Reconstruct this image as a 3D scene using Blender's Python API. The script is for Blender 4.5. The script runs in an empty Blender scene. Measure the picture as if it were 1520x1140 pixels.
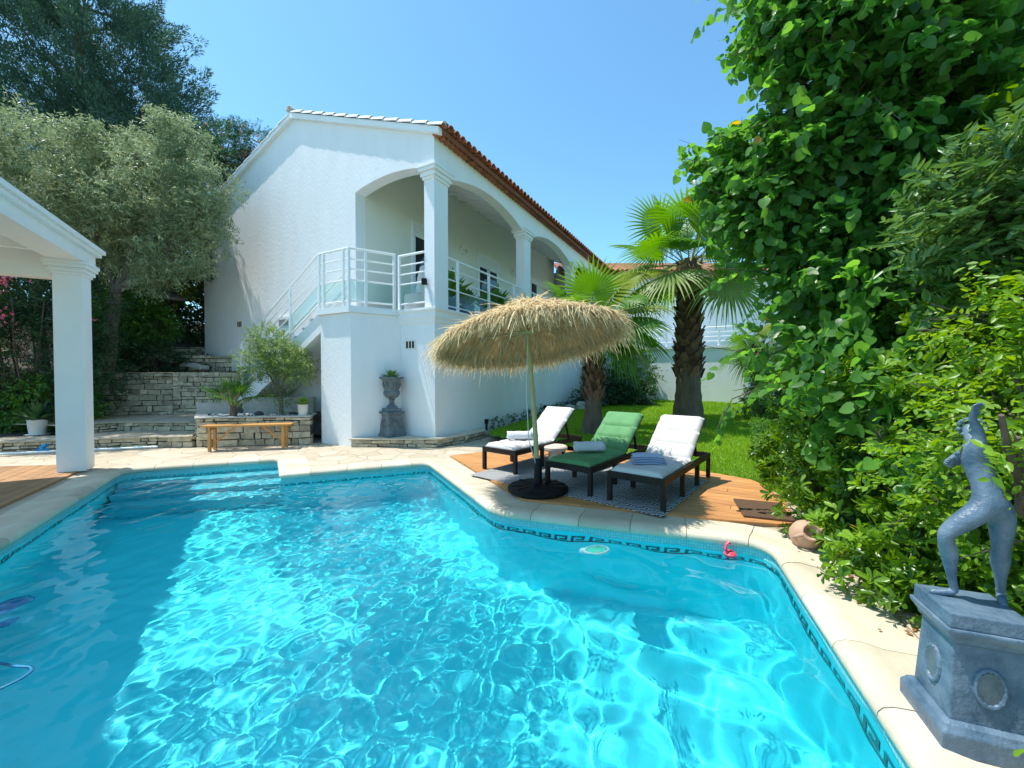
import bpy, bmesh, math, random
import numpy as np
from mathutils import Vector, Matrix
from mathutils.geometry import tessellate_polygon
R = math.radians
sc = bpy.context.scene
COL = sc.collection
rnd = random.Random(7)

# ------------------------------------------------------------------ materials
def nt(name):
    m = bpy.data.materials.new(name); m.use_nodes = True
    t = m.node_tree; t.nodes.clear()
    return m, t, t.nodes, t.links

def N(t, typ, **kw):
    n = t.nodes.new(typ)
    for k, v in kw.items():
        if k in n.inputs: n.inputs[k].default_value = v
        else: setattr(n, k, v)
    return n

def rgba(c): return (c[0], c[1], c[2], 1)

def mat(name, col, rough=.6, var=.15, vscale=3.0, bump=0.0, bscale=40, col2=None, tint=0.0, metal=0.0, spec=.5, detail=5, stretch=None, coat=0.0, bdist=.01):
    """principled, colour drifting through noise, optional per-piece tint and bump"""
    m, t, n, l = nt(name)
    o = N(t, 'ShaderNodeOutputMaterial'); p = N(t, 'ShaderNodeBsdfPrincipled', Roughness=rough, Metallic=metal)
    p.inputs['Specular IOR Level'].default_value = spec
    p.inputs['Coat Weight'].default_value = coat
    l.new(p.outputs[0], o.inputs[0])
    tc = N(t, 'ShaderNodeTexCoord'); mp = N(t, 'ShaderNodeMapping')
    if stretch: mp.inputs['Scale'].default_value = stretch
    l.new(tc.outputs['Object'], mp.inputs[0])
    nz = N(t, 'ShaderNodeTexNoise', Scale=vscale, Detail=float(detail), Roughness=.6)
    l.new(mp.outputs[0], nz.inputs['Vector'])
    mx = N(t, 'ShaderNodeMix', data_type='RGBA')
    a = col; b = col2 if col2 else tuple(min(1, c * (1 + var)) for c in col)
    if not col2: a = tuple(c * (1 - var) for c in col)
    mx.inputs['A'].default_value = rgba(a); mx.inputs['B'].default_value = rgba(b)
    cr = N(t, 'ShaderNodeMapRange'); cr.inputs['From Min'].default_value = .3; cr.inputs['From Max'].default_value = .7
    l.new(nz.outputs['Fac'], cr.inputs['Value']); l.new(cr.outputs[0], mx.inputs['Factor'])
    out = mx.outputs['Result']
    if tint:
        at = N(t, 'ShaderNodeAttribute', attribute_name='tint')
        hs = N(t, 'ShaderNodeHueSaturation')
        m1 = N(t, 'ShaderNodeMath', operation='MULTIPLY_ADD'); m1.inputs[1].default_value = 2 * tint; m1.inputs[2].default_value = 1 - tint
        l.new(at.outputs['Fac'], m1.inputs[0]); l.new(m1.outputs[0], hs.inputs['Value'])
        l.new(out, hs.inputs['Color']); out = hs.outputs[0]
    l.new(out, p.inputs['Base Color'])
    if bump:
        bz = N(t, 'ShaderNodeTexNoise', Scale=bscale, Detail=4.0, Roughness=.6); l.new(mp.outputs[0], bz.inputs['Vector'])
        bp = N(t, 'ShaderNodeBump', Strength=bump, Distance=bdist)
        l.new(bz.outputs['Fac'], bp.inputs['Height']); l.new(bp.outputs[0], p.inputs['Normal'])
    return m

def leaf_mat(name, col, col2, trans=.35, rough=.42, tval=1.5, spec=.4, dead=0.0):
    m, t, n, l = nt(name)
    o = N(t, 'ShaderNodeOutputMaterial'); p = N(t, 'ShaderNodeBsdfPrincipled', Roughness=rough)
    p.inputs['Specular IOR Level'].default_value = spec
    tr = N(t, 'ShaderNodeBsdfTranslucent'); ms = N(t, 'ShaderNodeMixShader', Fac=trans)
    at = N(t, 'ShaderNodeAttribute', attribute_name='tint')
    mx = N(t, 'ShaderNodeMix', data_type='RGBA'); mx.inputs['A'].default_value = rgba(col); mx.inputs['B'].default_value = rgba(col2)
    l.new(at.outputs['Fac'], mx.inputs['Factor'])
    if dead:
        gt = N(t, 'ShaderNodeMath', operation='GREATER_THAN'); gt.inputs[1].default_value = dead; l.new(at.outputs['Fac'], gt.inputs[0])
        m0 = mx; mx = N(t, 'ShaderNodeMix', data_type='RGBA'); l.new(gt.outputs[0], mx.inputs['Factor']); l.new(m0.outputs['Result'], mx.inputs['A']); mx.inputs['B'].default_value = (.48, .30, .035, 1)
    l.new(mx.outputs['Result'], p.inputs['Base Color'])
    hs = N(t, 'ShaderNodeHueSaturation', Hue=.485, Saturation=1.15, Value=tval)
    l.new(mx.outputs['Result'], hs.inputs['Color']); l.new(hs.outputs[0], tr.inputs['Color'])
    l.new(p.outputs[0], ms.inputs[1]); l.new(tr.outputs[0], ms.inputs[2]); l.new(ms.outputs[0], o.inputs[0])
    return m

M = {}
M['stucco'] = mat('white_stucco', (.83, .83, .82), .85, .03, 2.2, bump=.75, bscale=30, bdist=.013, col2=(.89, .89, .89), stretch=(1, 1, .35))
M['render'] = mat('white_render', (.82, .82, .80), .8, .03, 1.6, bump=.3, bscale=50, col2=(.89, .89, .88), stretch=(1, 1, .3))
M['white'] = mat('white_paint', (.84, .85, .84), .45, .03, 2, bump=.05, bscale=60)
M['cream'] = mat('cream_paint', (.80, .78, .69), .7, .03, 1)
M['terracotta'] = mat('terracotta', (.25, .075, .036), .8, .3, 4, bump=.3, bscale=30, col2=(.35, .13, .06), tint=.35)
M['whitetile'] = mat('whitewashed_tile', (.75, .73, .70), .8, .08, 5, bump=.2)
M['coping'] = mat('coping_stone', (.52, .44, .31), .75, .1, 2.0, bump=.35, bscale=45, col2=(.66, .59, .45), tint=.13)
M['stone'] = mat('wall_stone', (.33, .28, .19), .9, .2, 7, bump=.9, bscale=18, col2=(.66, .57, .41), tint=.28, bdist=.03)
M['mortar'] = mat('dark_joint', (.06, .055, .045), .95, .2, 8)
M['concrete'] = mat('pale_concrete', (.50, .48, .44), .9, .15, 4, bump=.3, bscale=40)
M['soil'] = mat('soil', (.045, .032, .022), .95, .4, 3, bump=.8, bscale=20, col2=(.10, .075, .05), bdist=.04)
M['ground'] = mat('dry_ground', (.12, .13, .06), .95, .3, .3, bump=.5, col2=(.2, .19, .1))
M['deck'] = mat('deck_wood', (.46, .20, .06), .55, .2, 3, bump=.2, bscale=25, col2=(.60, .29, .10), tint=.13, stretch=(1, 8, 8))
M['deck_old'] = mat('weathered_deck', (.30, .15, .06), .6, .2, 3, bump=.2, bscale=25, col2=(.42, .23, .10), tint=.15, stretch=(1, 8, 8))
M['pine'] = mat('golden_pine', (.50, .22, .05), .5, .2, 4, bump=.1, col2=(.62, .31, .09), stretch=(1, 9, 9))
M['darkwood'] = mat('dark_stained_wood', (.014, .009, .007), .55, .3, 6, bump=.15, col2=(.028, .017, .012), spec=.25)
M['cushion_w'] = mat('white_cushion', (.62, .59, .57), .9, .04, 4, bump=.3, bscale=120)
M['cushion_g'] = mat('green_cushion', (.085, .25, .095), .85, .1, 4, bump=.3, bscale=120, col2=(.13, .32, .13))
M['towel'] = mat('white_towel', (.72, .74, .80), .95, .03, 6, bump=.8, bscale=140)
M['towel_b'] = mat('pale_blue_towel', (.50, .58, .76), .95, .05, 6, bump=.8, bscale=140)
M['black'] = mat('black_plastic', (.007, .007, .009), .6, .3, 6, bump=.1, spec=.25)
M['bamboo'] = mat('bamboo', (.42, .33, .14), .45, .2, 5, bump=.1, col2=(.52, .44, .22))
M['thatch'] = leaf_mat('dry_palm_thatch', (.41, .325, .165), (.87, .75, .49), .36, .85, tval=1.3, spec=.1)
M['thatch_under'] = leaf_mat('thatch_underlay', (.52, .40, .20), (.66, .52, .29), .36, .9, tval=1.25, spec=.1)
M['rope'] = mat('pale_rope', (.6, .62, .58), .8)
M['trunk'] = mat('bark', (.09, .065, .045), .95, .3, 6, bump=1, bscale=25, col2=(.16, .12, .09), stretch=(1, 1, .25), bdist=.03)
M['olivebark'] = mat('olive_bark', (.13, .11, .09), .95, .3, 6, bump=1, bscale=20, col2=(.22, .19, .15), stretch=(1, 1, .3), bdist=.03)
M['palmtrunk'] = mat('palm_trunk', (.10, .075, .055), .95, .3, 5, bump=1, bscale=18, col2=(.19, .14, .10), stretch=(1.5, 1.5, .5), bdist=.04)
M['palmboot'] = mat('palm_leaf_boots', (.075, .040, .026), .9, .3, 6, bump=.6, bscale=20, col2=(.20, .12, .075), tint=.6)
M['lead'] = mat('lead_grey_metal', (.036, .082, .135), .42, .25, 7, bump=.5, bscale=22, col2=(.16, .225, .285), bdist=.02, detail=8)
M['urn'] = mat('weathered_iron', (.06, .085, .10), .6, .4, 8, bump=.4, bscale=30, col2=(.17, .21, .22))
M['jar'] = mat('terracotta_jar', (.50, .31, .21), .85, .15, 5, bump=.3)
M['stool'] = mat('pale_terrazzo', (.62, .46, .36), .7, .08, 12, col2=(.68, .55, .45))
M['mat'] = mat('coir_mat', (.12, .065, .035), .98, .3, 60, bump=1.5, bscale=90)
M['pot_w'] = mat('white_pot', (.68, .66, .60), .6, .08, 4)
M['pot_b'] = mat('blue_glazed_pot', (.05, .13, .20), .25, .2, 4)
M['gravel'] = mat('white_pebble', (.62, .62, .60), .8, .1, 6, tint=.25)
M['darkstone'] = mat('dark_rock', (.07, .075, .08), .8, .3, 5, bump=.6)
M['rock'] = mat('garden_rock', (.30, .28, .25), .9, .25, 4, bump=.8, col2=(.48, .45, .40))
M['pink'] = mat('pink_plastic', (.85, .07, .12), .4, .1, 5)
M['float'] = mat('mint_plastic', (.10, .55, .38), .35, .1, 5)
M['float_w'] = mat('clear_white_plastic', (.65, .78, .76), .3)
M['cleaner'] = mat('cleaner_blue', (.004, .26, .55), .4, .2, 5)
M['hose'] = mat('hose_blue', (.0, .17, .30), .6)
M['alu'] = mat('pale_blue_pole', (.55, .66, .72), .35, .05, 3, metal=.3)
M['key'] = mat('navy_mosaic', (.010, .035, .055), .35, .3, 60)
M['flower'] = leaf_mat('pink_flower', (.62, .10, .17), (.80, .30, .35), .3, .6)
M['flower_o'] = leaf_mat('albizia_flower', (.60, .18, .14), (.75, .40, .28), .3, .6)
M['red'] = mat('red_paint', (.5, .02, .02), .5)
M['grey'] = mat('grey_metal', (.25, .26, .27), .5)
M['doorblue'] = mat('slate_panel', (.10, .13, .17), .5)
M['canvas'] = mat('grey_canvas', (.13, .12, .12), .9, .1, 6)
M['lampglass'] = mat('lamp_glass', (.62, .60, .50), .3)

M['redbud'] = leaf_mat('redbud_leaf', (.030, .118, .026), (.150, .330, .062), .48, .36, tval=2.2, dead=.965)
M['pitto'] = leaf_mat('pittosporum_leaf', (.026, .105, .009), (.220, .39, .028), .36, .32, spec=.5, tval=1.9, dead=.965)
M['privet'] = leaf_mat('privet_leaf', (.10, .24, .018), (.26, .40, .035), .42, .38, tval=1.8)
M['longleaf'] = leaf_mat('long_leaf', (.040, .130, .030), (.17, .29, .070), .3, .32, spec=.55)
M['olive'] = leaf_mat('olive_leaf', (.090, .150, .060), (.400, .470, .280), .30, .42)
M['young_olive'] = leaf_mat('young_olive_leaf', (.10, .19, .045), (.30, .43, .12), .32, .42)
M['conifer'] = leaf_mat('cypress_spray', (.018, .078, .064), (.105, .200, .115), .20, .6)
M['albizia'] = leaf_mat('albizia_leaf', (.025, .085, .035), (.06, .15, .05), .3, .5)
M['shrub'] = leaf_mat('shrub_leaf', (.035, .120, .022), (.120, .25, .035), .35, .45, tval=1.8)
M['oleander'] = leaf_mat('oleander_leaf', (.018, .060, .024), (.045, .11, .035), .25, .45)
M['yellowleaf'] = leaf_mat('yellow_green_leaf', (.10, .17, .012), (.26, .30, .025), .4, .45)
M['palm'] = leaf_mat('palm_leaf', (.045, .160, .020), (.16, .32, .040), .42, .40, tval=1.8)
M['palm_pale'] = leaf_mat('palm_leaf_pale', (.12, .20, .035), (.30, .36, .10), .38, .45)
M['palm_dark'] = leaf_mat('palm_leaf_dark', (.025, .090, .015), (.08, .20, .03), .35, .4)
M['petiole'] = mat('palm_petiole', (.20, .22, .07), .6, .2, 4, col2=(.32, .26, .10))
M['grass'] = leaf_mat('grass_blade', (.150, .320, .016), (.30, .46, .035), .45, .5, tval=1.8)
M['lawnbase'] = mat('lawn_soil', (.085, .17, .014), .95, .3, 2.5, bump=.6, bscale=60, col2=(.14, .25, .024))
M['ivy'] = leaf_mat('ground_leaf', (.02, .07, .018), (.06, .14, .03), .25, .4)
M['succulent'] = leaf_mat('succulent_leaf', (.10, .22, .03), (.2, .33, .06), .2, .4)
M['deadleaf'] = leaf_mat('fallen_leaf', (.16, .06, .02), (.34, .17, .05), .2, .7)

def glass_mat(name, col, rough=0.0):
    m, t, n, l = nt(name)
    o = N(t, 'ShaderNodeOutputMaterial'); g = N(t, 'ShaderNodeBsdfGlossy', Roughness=.02)
    tr = N(t, 'ShaderNodeBsdfTransparent', Color=rgba(col)); lw = N(t, 'ShaderNodeLayerWeight', Blend=.5); pw = N(t, 'ShaderNodeMath', operation='POWER'); pw.inputs[1].default_value = 4.0; l.new(lw.outputs['Facing'], pw.inputs[0]); fr = N(t, 'ShaderNodeMath', operation='MULTIPLY_ADD'); fr.inputs[1].default_value = .6; fr.inputs[2].default_value = .05; l.new(pw.outputs[0], fr.inputs[0]); ms = N(t, 'ShaderNodeMixShader')
    l.new(fr.outputs[0], ms.inputs[0]); l.new(tr.outputs[0], ms.inputs[1]); l.new(g.outputs[0], ms.inputs[2]); l.new(ms.outputs[0], o.inputs[0])
    return m
def haze_plastic(name, col, see):
    m, t, n, l = nt(name)
    o = N(t, 'ShaderNodeOutputMaterial'); p = N(t, 'ShaderNodeBsdfPrincipled', Roughness=.3); p.inputs['Base Color'].default_value = rgba(col)
    tr = N(t, 'ShaderNodeBsdfTransparent'); ms = N(t, 'ShaderNodeMixShader', Fac=see)
    l.new(p.outputs[0], ms.inputs[1]); l.new(tr.outputs[0], ms.inputs[2]); l.new(ms.outputs[0], o.inputs[0]); return m
M['float'] = haze_plastic('mint_translucent_plastic', (.10, .62, .40), .55)
M['float_w'] = haze_plastic('clear_white_plastic', (.65, .80, .78), .68)
M['glass'] = glass_mat('pale_green_glass', (.72, .90, .86))
M['pane'] = mat('dark_window_pane', (.012, .016, .02), .04, .2, 2, spec=.8)

def water_mat():
    m, t, n, l = nt('pool_water')
    o = N(t, 'ShaderNodeOutputMaterial')
    g = N(t, 'ShaderNodeBsdfGlass', IOR=1.36, Roughness=0.0, Color=(.93, .995, 1.0, 1))
    l.new(g.outputs[0], o.inputs[0])
    return m
M['water'] = water_mat()

def pool_mat():
    """pale blue lining; a mosaic of small green tiles near the rim, laid out through the wall's own UV"""
    m, t, n, l = nt('pool_lining')
    o = N(t, 'ShaderNodeOutputMaterial'); p = N(t, 'ShaderNodeBsdfPrincipled', Roughness=.5)
    l.new(p.outputs[0], o.inputs[0])
    uv = N(t, 'ShaderNodeUVMap', uv_map='UVMap')
    br = N(t, 'ShaderNodeTexBrick', Scale=1.0, offset=0.0); br.inputs['Brick Width'].default_value = .025; br.inputs['Row Height'].default_value = .025
    br.inputs['Mortar Size'].default_value = .0022; br.inputs['Color1'].default_value = (.17, .52, .54, 1); br.inputs['Color2'].default_value = (.25, .62, .63, 1); br.inputs['Mortar'].default_value = (.09, .37, .38, 1)
    l.new(uv.outputs[0], br.inputs['Vector'])
    nz = N(t, 'ShaderNodeTexNoise', Scale=1.3, Detail=3.0)
    tc = N(t, 'ShaderNodeTexCoord'); l.new(tc.outputs['Object'], nz.inputs['Vector'])
    mx = N(t, 'ShaderNodeMix', data_type='RGBA'); mx.inputs['A'].default_value = (.030, .75, .84, 1); mx.inputs['B'].default_value = (.050, .81, .88, 1)
    l.new(nz.outputs['Fac'], mx.inputs['Factor'])
    sx = N(t, 'ShaderNodeSeparateXYZ'); l.new(uv.outputs[0], sx.inputs[0])
    gt = N(t, 'ShaderNodeMath', operation='GREATER_THAN'); gt.inputs[1].default_value = -.135; l.new(sx.outputs['Y'], gt.inputs[0])
    m2 = N(t, 'ShaderNodeMix', data_type='RGBA'); l.new(gt.outputs[0], m2.inputs['Factor']); l.new(mx.outputs['Result'], m2.inputs['A']); l.new(br.outputs['Color'], m2.inputs['B'])
    l.new(m2.outputs['Result'], p.inputs['Base Color'])
    return m
M['pool'] = pool_mat()
M['poolstep'] = mat('pool_step_lining', (.10, .62, .72), .5, .06, 3)

def paving_mat():
    """crazy paving: irregular pale slabs with sandy joints"""
    m, t, n, l = nt('crazy_paving')
    o = N(t, 'ShaderNodeOutputMaterial'); p = N(t, 'ShaderNodeBsdfPrincipled', Roughness=.8); l.new(p.outputs[0], o.inputs[0])
    tc = N(t, 'ShaderNodeTexCoord')
    nz = N(t, 'ShaderNodeTexNoise', Scale=1.5, Detail=2.0); l.new(tc.outputs['Object'], nz.inputs['Vector'])
    ad = N(t, 'ShaderNodeMix', data_type='VECTOR'); ad.inputs['Factor'].default_value = .12
    l.new(tc.outputs['Object'], ad.inputs['A']); l.new(nz.outputs['Color'], ad.inputs['B'])
    v1 = N(t, 'ShaderNodeTexVoronoi', feature='DISTANCE_TO_EDGE', Scale=2.6); l.new(ad.outputs['Result'], v1.inputs['Vector'])
    v2 = N(t, 'ShaderNodeTexVoronoi', feature='F1', Scale=2.6); l.new(ad.outputs['Result'], v2.inputs['Vector'])
    ns = N(t, 'ShaderNodeTexNoise', Scale=9.0, Detail=6.0); l.new(tc.outputs['Object'], ns.inputs['Vector'])
    sp = N(t, 'ShaderNodeSeparateColor'); l.new(v2.outputs['Color'], sp.inputs[0])
    c1 = N(t, 'ShaderNodeMix', data_type='RGBA'); c1.inputs['A'].default_value = (.44, .36, .25, 1); c1.inputs['B'].default_value = (.56, .49, .37, 1); l.new(sp.outputs[0], c1.inputs['Factor'])
    c2 = N(t, 'ShaderNodeMix', data_type='RGBA', blend_type='MULTIPLY'); c2.inputs['Factor'].default_value = .5
    l.new(c1.outputs['Result'], c2.inputs['A']); l.new(ns.outputs['Color'], c2.inputs['B'])
    hs = N(t, 'ShaderNodeMix', data_type='RGBA'); l.new(c1.outputs['Result'], hs.inputs['A']); hs.inputs['B'].default_value = (.36, .29, .20, 1)
    mr = N(t, 'ShaderNodeMapRange'); mr.inputs['From Min'].default_value = .35; mr.inputs['From Max'].default_value = .75; mr.inputs['To Max'].default_value = .5
    l.new(ns.outputs['Fac'], mr.inputs['Value']); l.new(mr.outputs[0], hs.inputs['Factor'])
    ed = N(t, 'ShaderNodeMapRange'); ed.inputs['From Min'].default_value = .012; ed.inputs['From Max'].default_value = .03; l.new(v1.outputs['Distance'], ed.inputs['Value'])
    m3 = N(t, 'ShaderNodeMix', data_type='RGBA'); m3.inputs['A'].default_value = (.36, .29, .19, 1); l.new(ed.outputs[0], m3.inputs['Factor']); l.new(hs.outputs['Result'], m3.inputs['B'])
    l.new(m3.outputs['Result'], p.inputs['Base Color'])
    bp = N(t, 'ShaderNodeBump', Strength=.6, Distance=.01); l.new(ed.outputs[0], bp.inputs['Height'])
    b2 = N(t, 'ShaderNodeBump', Strength=.35, Distance=.01); l.new(ns.outputs['Fac'], b2.inputs['Height']); l.new(bp.outputs[0], b2.inputs['Normal']); l.new(b2.outputs[0], p.inputs['Normal'])
    return m
M['paving'] = paving_mat()

def rug_mat():
    """woven rug, cream arcs on black in small square repeats"""
    m, t, n, l = nt('patterned_rug')
    o = N(t, 'ShaderNodeOutputMaterial'); p = N(t, 'ShaderNodeBsdfPrincipled', Roughness=.9); l.new(p.outputs[0], o.inputs[0])
    tc = N(t, 'ShaderNodeTexCoord'); mp = N(t, 'ShaderNodeMapping'); mp.inputs['Scale'].default_value = (5, 5, 0); l.new(tc.outputs['Object'], mp.inputs[0])
    fr = N(t, 'ShaderNodeVectorMath', operation='FRACTION'); l.new(mp.outputs[0], fr.inputs[0])
    ln = N(t, 'ShaderNodeVectorMath', operation='LENGTH'); l.new(fr.outputs[0], ln.inputs[0])
    mu = N(t, 'ShaderNodeMath', operation='MULTIPLY'); mu.inputs[1].default_value = 30; l.new(ln.outputs['Value'], mu.inputs[0])
    sn = N(t, 'ShaderNodeMath', operation='SINE'); l.new(mu.outputs[0], sn.inputs[0])
    gt = N(t, 'ShaderNodeMath', operation='GREATER_THAN'); gt.inputs[1].default_value = .1; l.new(sn.outputs[0], gt.inputs[0])
    mx = N(t, 'ShaderNodeMix', data_type='RGBA'); mx.inputs['A'].default_value = (.015, .02, .035, 1); mx.inputs['B'].default_value = (.60, .60, .58, 1)
    l.new(gt.outputs[0], mx.inputs['Factor']); l.new(mx.outputs['Result'], p.inputs['Base Color'])
    return m
M['rug'] = rug_mat()

# ------------------------------------------------------------------ object helpers
def link(o, parent=None):
    COL.objects.link(o)
    if parent is not None: o.parent = parent
    return o

def tag(o, label=None, cat=None, group=None, kind=None):
    if label: o['label'] = label
    if cat: o['category'] = cat
    if group: o['group'] = group
    if kind: o['kind'] = kind
    return o

def empty(name, loc, rz=0.0, label=None, cat=None, group=None):
    o = bpy.data.objects.new(name, None); COL.objects.link(o)
    o.empty_display_size = .2
    o.location = loc; o.rotation_euler = (0, 0, rz)
    return tag(o, label, cat, group)

class MB:
    def __init__(s): s.v = []; s.f = []; s.t = []; s.uv = {}
    def add(s, vs, fs, tint=None):
        k = len(s.v); s.v += [tuple(x) for x in vs]
        s.f += [tuple(i + k for i in f) for f in fs]
        tv = rnd.random() if tint is None else tint
        s.t += [tv] * len(vs)
        return k
    def box(s, c, d, rz=0.0, mtx=None, tint=None, jit=0.0):
        vs = []
        for x in (-.5, .5):
            for y in (-.5, .5):
                for z in (-.5, .5):
                    p = Vector((x * d[0], y * d[1], z * d[2]))
                    if jit: p += Vector((rnd.uniform(-jit, jit), rnd.uniform(-jit, jit), rnd.uniform(-jit, jit)))
                    if rz: p = Matrix.Rotation(rz, 3, 'Z') @ p
                    p += Vector(c)
                    if mtx: p = mtx @ p
                    vs.append(p)
        s.add(vs, [(0, 1, 3, 2), (4, 6, 7, 5), (0, 4, 5, 1), (2, 3, 7, 6), (0, 2, 6, 4), (1, 5, 7, 3)], tint)
    def bar(s, a, b, w, h, up=(0, 0, 1), tint=None):
        a = Vector(a); b = Vector(b); d = (b - a).normalized(); u = Vector(up)
        x = d.cross(u)
        if x.length < 1e-4: x = d.cross(Vector((0, 1, 0)))
        x.normalize(); u = x.cross(d)
        vs = [p + x * sx * w / 2 + u * su * h / 2 for p in (a, b) for sx, su in ((-1, -1), (1, -1), (1, 1), (-1, 1))]
        s.add(vs, [(3, 2, 1, 0), (4, 5, 6, 7), (0, 1, 5, 4), (1, 2, 6, 5), (2, 3, 7, 6), (3, 0, 4, 7)], tint)
    def prism(s, poly, z0, z1, tint=None, axis='z', mtx=None):
        """poly of 2-D points extruded; axis z: (x,y)+z; axis y: (x,z) extruded along y; axis x: (y,z) along x"""
        def P(p, k):
            q = {'z': (p[0], p[1], k), 'y': (p[0], k, p[1]), 'x': (k, p[0], p[1])}[axis]
            return mtx @ Vector(q) if mtx else q
        n = len(poly)
        vs = [P(p, z0) for p in poly] + [P(p, z1) for p in poly]
        tris = tessellate_polygon([[Vector((p[0], p[1], 0)) for p in poly]])
        fs = [tuple(reversed(t)) for t in tris] + [tuple(i + n for i in t) for t in tris]
        fs += [(i, (i + 1) % n, (i + 1) % n + n, i + n) for i in range(n)]
        s.add(vs, fs, tint)
    def tube(s, pts, rad, n=8, tint=None, cap=True):
        pts = [Vector(p) for p in pts]; rs = rad if isinstance(rad, (list, tuple)) else [rad] * len(pts)
        k = []; vs = []
        ref = Vector((0, 0, 1))
        for i, p in enumerate(pts):
            d = (pts[min(i + 1, len(pts) - 1)] - pts[max(i - 1, 0)]).normalized()
            if abs(d.dot(ref)) > .95: ref = Vector((0, 1, 0)) if abs(d.y) < .9 else Vector((1, 0, 0))
            x = d.cross(ref).normalized(); y = x.cross(d)
            for j in range(n):
                a = 2 * math.pi * j / n
                vs.append(p + (x * math.cos(a) + y * math.sin(a)) * rs[i])
        fs = []
        for i in range(len(pts) - 1):
            for j in range(n):
                fs.append((i * n + j, i * n + (j + 1) % n, (i + 1) * n + (j + 1) % n, (i + 1) * n + j))
        if cap:
            fs.append(tuple(reversed(range(n)))); fs.append(tuple((len(pts) - 1) * n + j for j in range(n)))
        s.add(vs, fs, tint)
    def lathe(s, prof, n=24, c=(0, 0, 0), mtx=None, tint=None, flute=0, fd=0.0):
        vs = []
        for r, z in prof:
            for j in range(n):
                a = 2 * math.pi * j / n
                rr = r * (1 + (fd * math.cos(a * flute) if flute else 0))
                p = Vector((c[0] + rr * math.cos(a), c[1] + rr * math.sin(a), c[2] + z))
                vs.append(mtx @ p if mtx else p)
        fs = [(i * n + j, i * n + (j + 1) % n, (i + 1) * n + (j + 1) % n, (i + 1) * n + j) for i in range(len(prof) - 1) for j in range(n)]
        fs.append(tuple(reversed(range(n)))); fs.append(tuple((len(prof) - 1) * n + j for j in range(n)))
        s.add(vs, fs, tint)
    def build(s, name, m, parent=None, smooth=False, bevel=0.0, angle=40, fix=True):
        me = bpy.data.meshes.new(name); me.from_pydata(s.v, [], s.f)
        a = me.attributes.new('tint', 'FLOAT', 'POINT'); a.data.foreach_set('value', s.t)
        if fix or bevel:
            bm = bmesh.new(); bm.from_mesh(me)
            if fix: bmesh.ops.recalc_face_normals(bm, faces=bm.faces)
            if bevel:
                es = [e for e in bm.edges if len(e.link_faces) == 2 and e.calc_face_angle(0) > R(30)]
                bmesh.ops.bevel(bm, geom=es, offset=bevel, segments=2, affect='EDGES', profile=.6, clamp_overlap=True)
            bm.to_mesh(me); bm.free()
        if smooth:
            me.shade_smooth() if hasattr(me, 'shade_smooth') else None
            try: me.set_sharp_from_angle(angle=R(angle))
            except Exception: pass
        me.materials.append(m)
        return link(bpy.data.objects.new(name, me), parent)

def structure(o): o['kind'] = 'structure'; return o

def grid_mesh(name, xs, ys, fz, m, parent=None, keep=None):
    vs = [(x, y, fz(x, y)) for y in ys for x in xs]; nx = len(xs); fs = []
    for j in range(len(ys) - 1):
        for i in range(nx - 1):
            if keep and not keep((xs[i] + xs[i + 1]) / 2, (ys[j] + ys[j + 1]) / 2): continue
            fs.append((j * nx + i, j * nx + i + 1, (j + 1) * nx + i + 1, (j + 1) * nx + i))
    me = bpy.data.meshes.new(name); me.from_pydata(vs, [], fs); me.shade_smooth(); me.materials.append(m)
    return link(bpy.data.objects.new(name, me), parent)

def flat(name, poly, z, m, holes=()):
    rings = [[Vector((p[0], p[1], 0)) for p in r] for r in [poly] + list(holes)]
    allp = [p for r in rings for p in r]
    me = bpy.data.meshes.new(name)
    me.from_pydata([(p.x, p.y, z) for p in allp], [], [tuple(t) for t in tessellate_polygon(rings)])
    bm = bmesh.new(); bm.from_mesh(me); bmesh.ops.recalc_face_normals(bm, faces=bm.faces)
    for f in bm.faces:
        if f.normal.z < 0: f.normal_flip()
    bm.to_mesh(me); bm.free(); me.materials.append(m)
    return link(bpy.data.objects.new(name, me))

def inside(p, poly):
    x, y = p[0], p[1]; c = False; n = len(poly)
    for i in range(n):
        a, b = poly[i], poly[i - 1]
        if (a[1] > y) != (b[1] > y) and x < (b[0] - a[0]) * (y - a[1]) / (b[1] - a[1]) + a[0]: c = not c
    return c

# ------------------------------------------------------------------ leaves by the thousand (numpy)
def tri(fs): 
    out = []
    for f in fs:
        for k in range(1, len(f) - 1): out.append((f[0], f[k], f[k + 1]))
    return np.array(out, dtype=np.int32)

def leaf_tpl(side, rib, fold=.15, droop=.12):
    """half outline 'side' [(x,y)...] and midrib 'rib' ys; the two halves fold up and the tip bends down"""
    nr = len(rib); ns = len(side); vs = []
    for y in rib: vs.append((0, y, -droop * y * y))
    for sgn in (-1, 1):
        for x, y in side: vs.append((sgn * x, y, fold * x - droop * y * y))
    fs = []
    if nr == 2:
        for k, sgn in enumerate((-1, 1)):
            o = nr + k * ns; ring = [0] + [o + i for i in range(ns)] + [1]
            fs.append(ring if sgn > 0 else ring[::-1])
    else:
        h = ns // 2
        for k, sgn in enumerate((-1, 1)):
            o = nr + k * ns
            a = [0] + [o + i for i in range(h + 1)] + [1]; b = [1] + [o + i for i in range(h, ns)] + [2]
            for ring in (a, b): fs.append(ring if sgn > 0 else ring[::-1])
    return np.array(vs, dtype=np.float32), tri(fs)

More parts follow.
